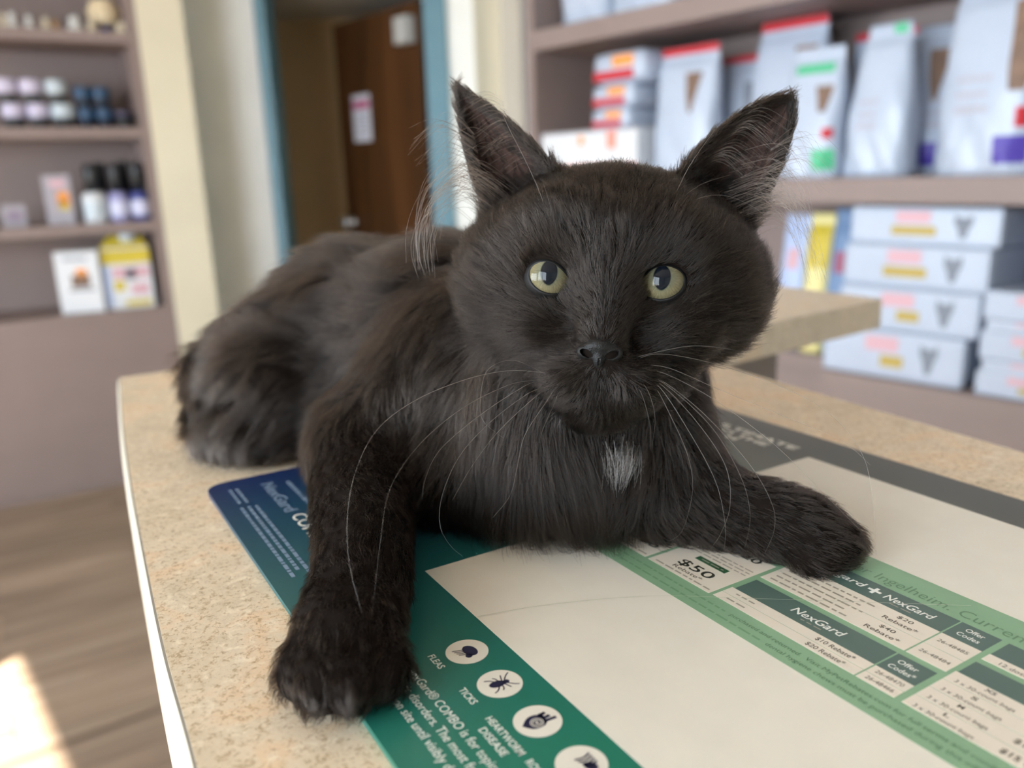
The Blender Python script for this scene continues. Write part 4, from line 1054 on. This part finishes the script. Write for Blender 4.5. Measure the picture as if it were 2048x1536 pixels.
back = ~headish & (P[:, 1] > .305)
keep = ~back | (rng.random(len(P)) < .42); ix, P, N, headish, back = ix[keep], P[keep], N[keep], headish[keep], back[keep]
front = ~headish & ~back
for sel, K, n, spread, rad, sc, gv in ((headish, 5, 9, .0011, .000040, 420, .0), (front, 6, 13, .0026, .000048, 110, .12), (back, 7, 30, .0042, .000050, 120, .10)):
    i = ix[sel]; L_ = LN[i] * (1.25 if K == 7 else 1); sw = .22 if K == 5 else np.clip((L_ - .004) / .008, .15, .55)
    G, T = grow(P[sel], N[sel], FL[i], L_, LF[i] * (1.15 if K == 7 else 1), K, sw, sc, gv)
    sp = spread * np.clip(LN[i] / (.004 if K == 5 else .010), .55, 1.3)
    cl = .62 if K == 5 else np.clip(.10 + .62 * L_ / .012, .2, .86)
    C = children(G, N[sel], T, n, sp, cl, L_ * (.05 if K == 5 else .045))
    C[..., 2] = np.maximum(C[..., 2], .0022)
    taper = rad * (1 - .72 * np.linspace(0, 1, K) ** 1.5)
    if K == 6:
        dw = np.linalg.norm((C[:, 3] - WP) * np.array([.8, .25, 1.1]), axis=1); isw = rng.random(len(C)) < np.clip(1.35 - dw / .0042, 0, .8)
        Cw = C[isw]; Cw = Cw[:, 3:4] + (Cw - Cw[:, 3:4]) * .6; white.append((Cw, taper * 1.2)); C = C[~isw]
    allp.append((C, taper))
curves_obj('face_fur', *allp[0], M_fur, cat, 'short black face fur', 'stuff')
curves_obj('chest_fur', *allp[1], M_fur, cat, 'dark fur of chest and forelegs', 'stuff')
curves_obj('body_fur', *allp[2], M_fur, cat, 'long fluffy black coat', 'stuff')
curves_obj('white_chest_patch', *white[0], M_furw, cat, 'small white patch on the chest', 'stuff')

# --- ear tufts and whiskers (head axes)
def hcurve(pts, K=14):
    p = smooth_line(pts, 6); s_ = np.r_[0, np.cumsum(np.linalg.norm(np.diff(p, axis=0), axis=1))]; u = np.linspace(0, s_[-1], K)
    return np.stack([np.interp(u, s_, p[:, k]) for k in range(3)], 1)
def hw_all(p): return HO + p @ HM.T
tl = []
for sd in (-1, 1):
    if sd < 0: lock = np.array([(-.036, .025, -.011), (-.0455, .0305, -.004), (-.0545, .024, .0), (-.0575, .013, .002), (-.0560, .002, .002)])
    else: lock = np.array([(.036, .028, -.011), (.0445, .031, -.004), (.0510, .026, .0), (.0550, .017, .002), (.0585, .006, .002)])
    for k in range(85):
        j0 = rng.normal(0, 1, 3) * (.0028, .0050, .002); n_ = 3 + int(rng.random() * 3); q = lock[:max(3, n_)].copy()
        t_ = np.linspace(0, 1, len(q))[:, None]
        q = q + j0 * (1 - .75 * t_ ** 1.5) + rng.normal(0, .0007, 3) * t_; q[:, 0] += sd * rng.normal(0, .0022) * t_[:, 0]
        tl.append(hcurve(q))
    for k in range(70):     # loose hairs spraying outwards from the outer rim
        f = rng.random(); x0 = sd * (.040 + .006 * f); y0 = .024 + .022 * f; ln_ = .006 + .014 * rng.random()
        tl.append(hcurve([(x0, y0, -.014), (x0 + sd * ln_ * .6, y0 + .002 + .003 * rng.random(), -.008), (x0 + sd * ln_, y0 - .004 * rng.random(), -.005)]))
    for k in range(46):    # hairs lying across the cup of the ear
        f = rng.random(); x0 = sd * (.0235 + .014 * f); y0 = .034 + .019 * f + .003 * rng.random(); dy = -.002 - .003 * rng.random()
        tl.append(hcurve([(x0, y0, -.013), (x0 + sd * .0055, y0 + .0018, -.012), (x0 + sd * (.011 + .004 * rng.random()), y0 + dy, -.011)]))
tl = hw_all(np.array(tl))
curves_obj('ear_tufts', tl, np.full(14, .000045) * (1 - .7 * np.linspace(0, 1, 14)), M_tuft, cat, 'long grey-brown hairs fanning out of the ears', 'stuff')
wl_ = []
WK = [  # head-axis polylines in millimetres (x right, y up, z to the front)
 [(-11.5, -25.5, 19.5), (-20.1, -24.4, 24.3), (-27.4, -24.6, 27.0), (-37.1, -27.2, 30.1), (-48.4, -32.6, 33.9), (-56.8, -40.2, 37.5), (-60.2, -50.6, 41.0), (-59.9, -60.7, 44.0), (-57.1, -70.4, 46.7), (-52.1, -79.2, 49.0)],
 [(-11.5, -26.0, 19.5), (-17.8, -26.7, 24.4), (-25.0, -28.0, 27.4), (-36.5, -34.4, 31.5), (-46.1, -43.7, 35.8), (-51.5, -54.2, 39.7), (-51.5, -65.6, 43.2), (-50.7, -74.0, 46.2), (-49.9, -82.3, 49.2)],
 [(-11.5, -26.5, 19.5), (-15.6, -28.7, 24.4), (-19.5, -30.0, 27.0), (-28.8, -37.7, 31.1), (-36.5, -47.2, 35.1), (-40.1, -57.5, 38.9), (-39.8, -64.9, 41.8), (-36.5, -69.3, 44.0), (-32.7, -71.3, 45.9)],
 [(-11.5, -27.0, 19.5), (-14.9, -29.3, 24.4), (-17.3, -30.4, 28.3), (-26.3, -39.7, 34.1), (-32.3, -48.6, 39.4), (-36.3, -57.1, 44.5)],
 [(-11.5, -27.5, 19.5), (-13.5, -29.9, 24.3), (-14.5, -31.6, 27.5), (-19.7, -40.9, 32.1), (-20.8, -48.4, 36.0), (-21.9, -55.7, 39.9), (-25.7, -61.0, 43.8)],
 [(-11.5, -28.0, 19.5), (-19.4, -23.4, 24.1), (-25.4, -21.5, 27.4), (-30.9, -24.2, 31.2), (-31.8, -30.6, 34.9), (-30.5, -36.6, 38.4), (-24.6, -40.3, 41.1)],
 [(-11.5, -28.5, 19.5), (-12.1, -30.5, 24.2), (-12.4, -31.9, 29.2), (-14.8, -38.6, 35.0), (-15.4, -43.0, 40.4)],
 [(-11.5, -29.0, 19.5), (-17.1, -27.4, 24.4), (-20.9, -28.2, 27.8), (-32.0, -36.3, 32.9), (-41.5, -45.6, 37.9), (-44.3, -53.1, 42.0), (-44.0, -57.5, 45.4)],
 [(8.4, -19.1, 20.5), (13.5, -17.1, 23.2), (22.4, -14.6, 25.5), (29.9, -14.3, 28.2), (34.6, -14.8, 31.2)],
 [(9.1, -19.4, 20.5), (15.0, -17.5, 21.6), (28.4, -18.9, 22.3), (44.5, -23.1, 23.1), (59.1, -29.3, 24.3), (68.5, -38.9, 26.5), (71.9, -50.0, 29.5), (73.3, -64.9, 33.3)],
 [(9.9, -20.8, 20.6), (17.9, -21.2, 22.6), (31.4, -25.9, 24.5), (47.3, -31.2, 26.3), (62.7, -36.4, 28.0), (70.1, -41.9, 30.8)],
 [(10.0, -22.1, 20.7), (16.7, -22.7, 22.9), (30.3, -28.7, 25.0), (46.5, -39.2, 27.3), (59.9, -50.9, 30.2), (68.7, -58.7, 33.0)],
 [(9.8, -23.1, 20.9), (16.2, -24.8, 22.7), (28.0, -32.9, 24.8), (40.6, -45.1, 27.3), (46.8, -54.8, 30.2), (47.2, -60.6, 33.3), (44.8, -65.9, 36.6)],
 [(9.5, -23.8, 21.0), (15.5, -25.5, 22.9), (25.5, -34.4, 25.3), (34.0, -45.5, 28.1), (35.7, -55.4, 31.6), (33.3, -62.7, 35.1), (30.0, -66.7, 38.3)],
 [(9.0, -24.1, 21.1), (14.9, -25.9, 23.5), (22.8, -35.8, 26.7), (31.4, -49.3, 30.3), (34.5, -60.2, 34.2), (34.2, -65.8, 37.8)],
 [(8.0, -24.1, 21.2), (13.5, -25.7, 23.1), (18.7, -33.5, 25.9), (23.9, -43.5, 29.0), (25.6, -52.1, 32.2), (23.5, -62.0, 36.1), (19.9, -64.4, 39.2)],
 [(6.7, -24.6, 21.4), (11.4, -26.1, 25.8), (14.3, -33.0, 31.1), (13.9, -40.0, 36.7)],
 [(9.8, -23.5, 20.9), (16.2, -25.1, 23.3), (29.4, -35.4, 25.9), (37.9, -47.6, 29.4), (40.8, -57.2, 33.1), (39.5, -64.9, 37.1)],
 [(6.1, -25.1, 21.5), (10.2, -27.5, 26.1), (13.2, -35.7, 31.5), (13.4, -41.3, 37.0)],
 [(-17.0, 13.4, 13.1), (-20.4, 22.9, 13.8), (-25.1, 32.2, 14.7), (-32.0, 44.0, 15.5), (-35.2, 51.8, 16.4)],
 [(-15.6, 13.5, 13.0), (-18.1, 21.5, 15.3), (-20.4, 27.9, 17.7)],
 [(12.6, 18.0, 9.3), (15.8, 25.0, 10.1), (19.8, 34.7, 10.4), (25.7, 44.3, 10.5)],
 [(13.3, 17.3, 9.3), (20.7, 24.6, 9.0), (28.8, 27.0, 9.4), (37.0, 24.6, 10.3), (42.5, 20.6, 11.7)],
 [(13.7, 17.3, 9.2), (16.6, 23.6, 10.1), (22.9, 29.3, 10.7), (30.7, 32.3, 11.5)]]
for w in WK: wl_.append(hcurve(np.array(w) / 1000., 24))
wl_ = np.array(wl_); wl_[:2, :, 2] += .020 * np.linspace(0, 1, 24) ** 1.5
wl_ = hw_all(wl_); wl_[..., 2] = np.maximum(wl_[..., 2], .003)
curves_obj('whiskers', wl_, np.full(24, .000056) * (1 - .75 * np.linspace(0, 1, 24)), M_whisk, cat, 'long fine pale whiskers and brow hairs', 'stuff')
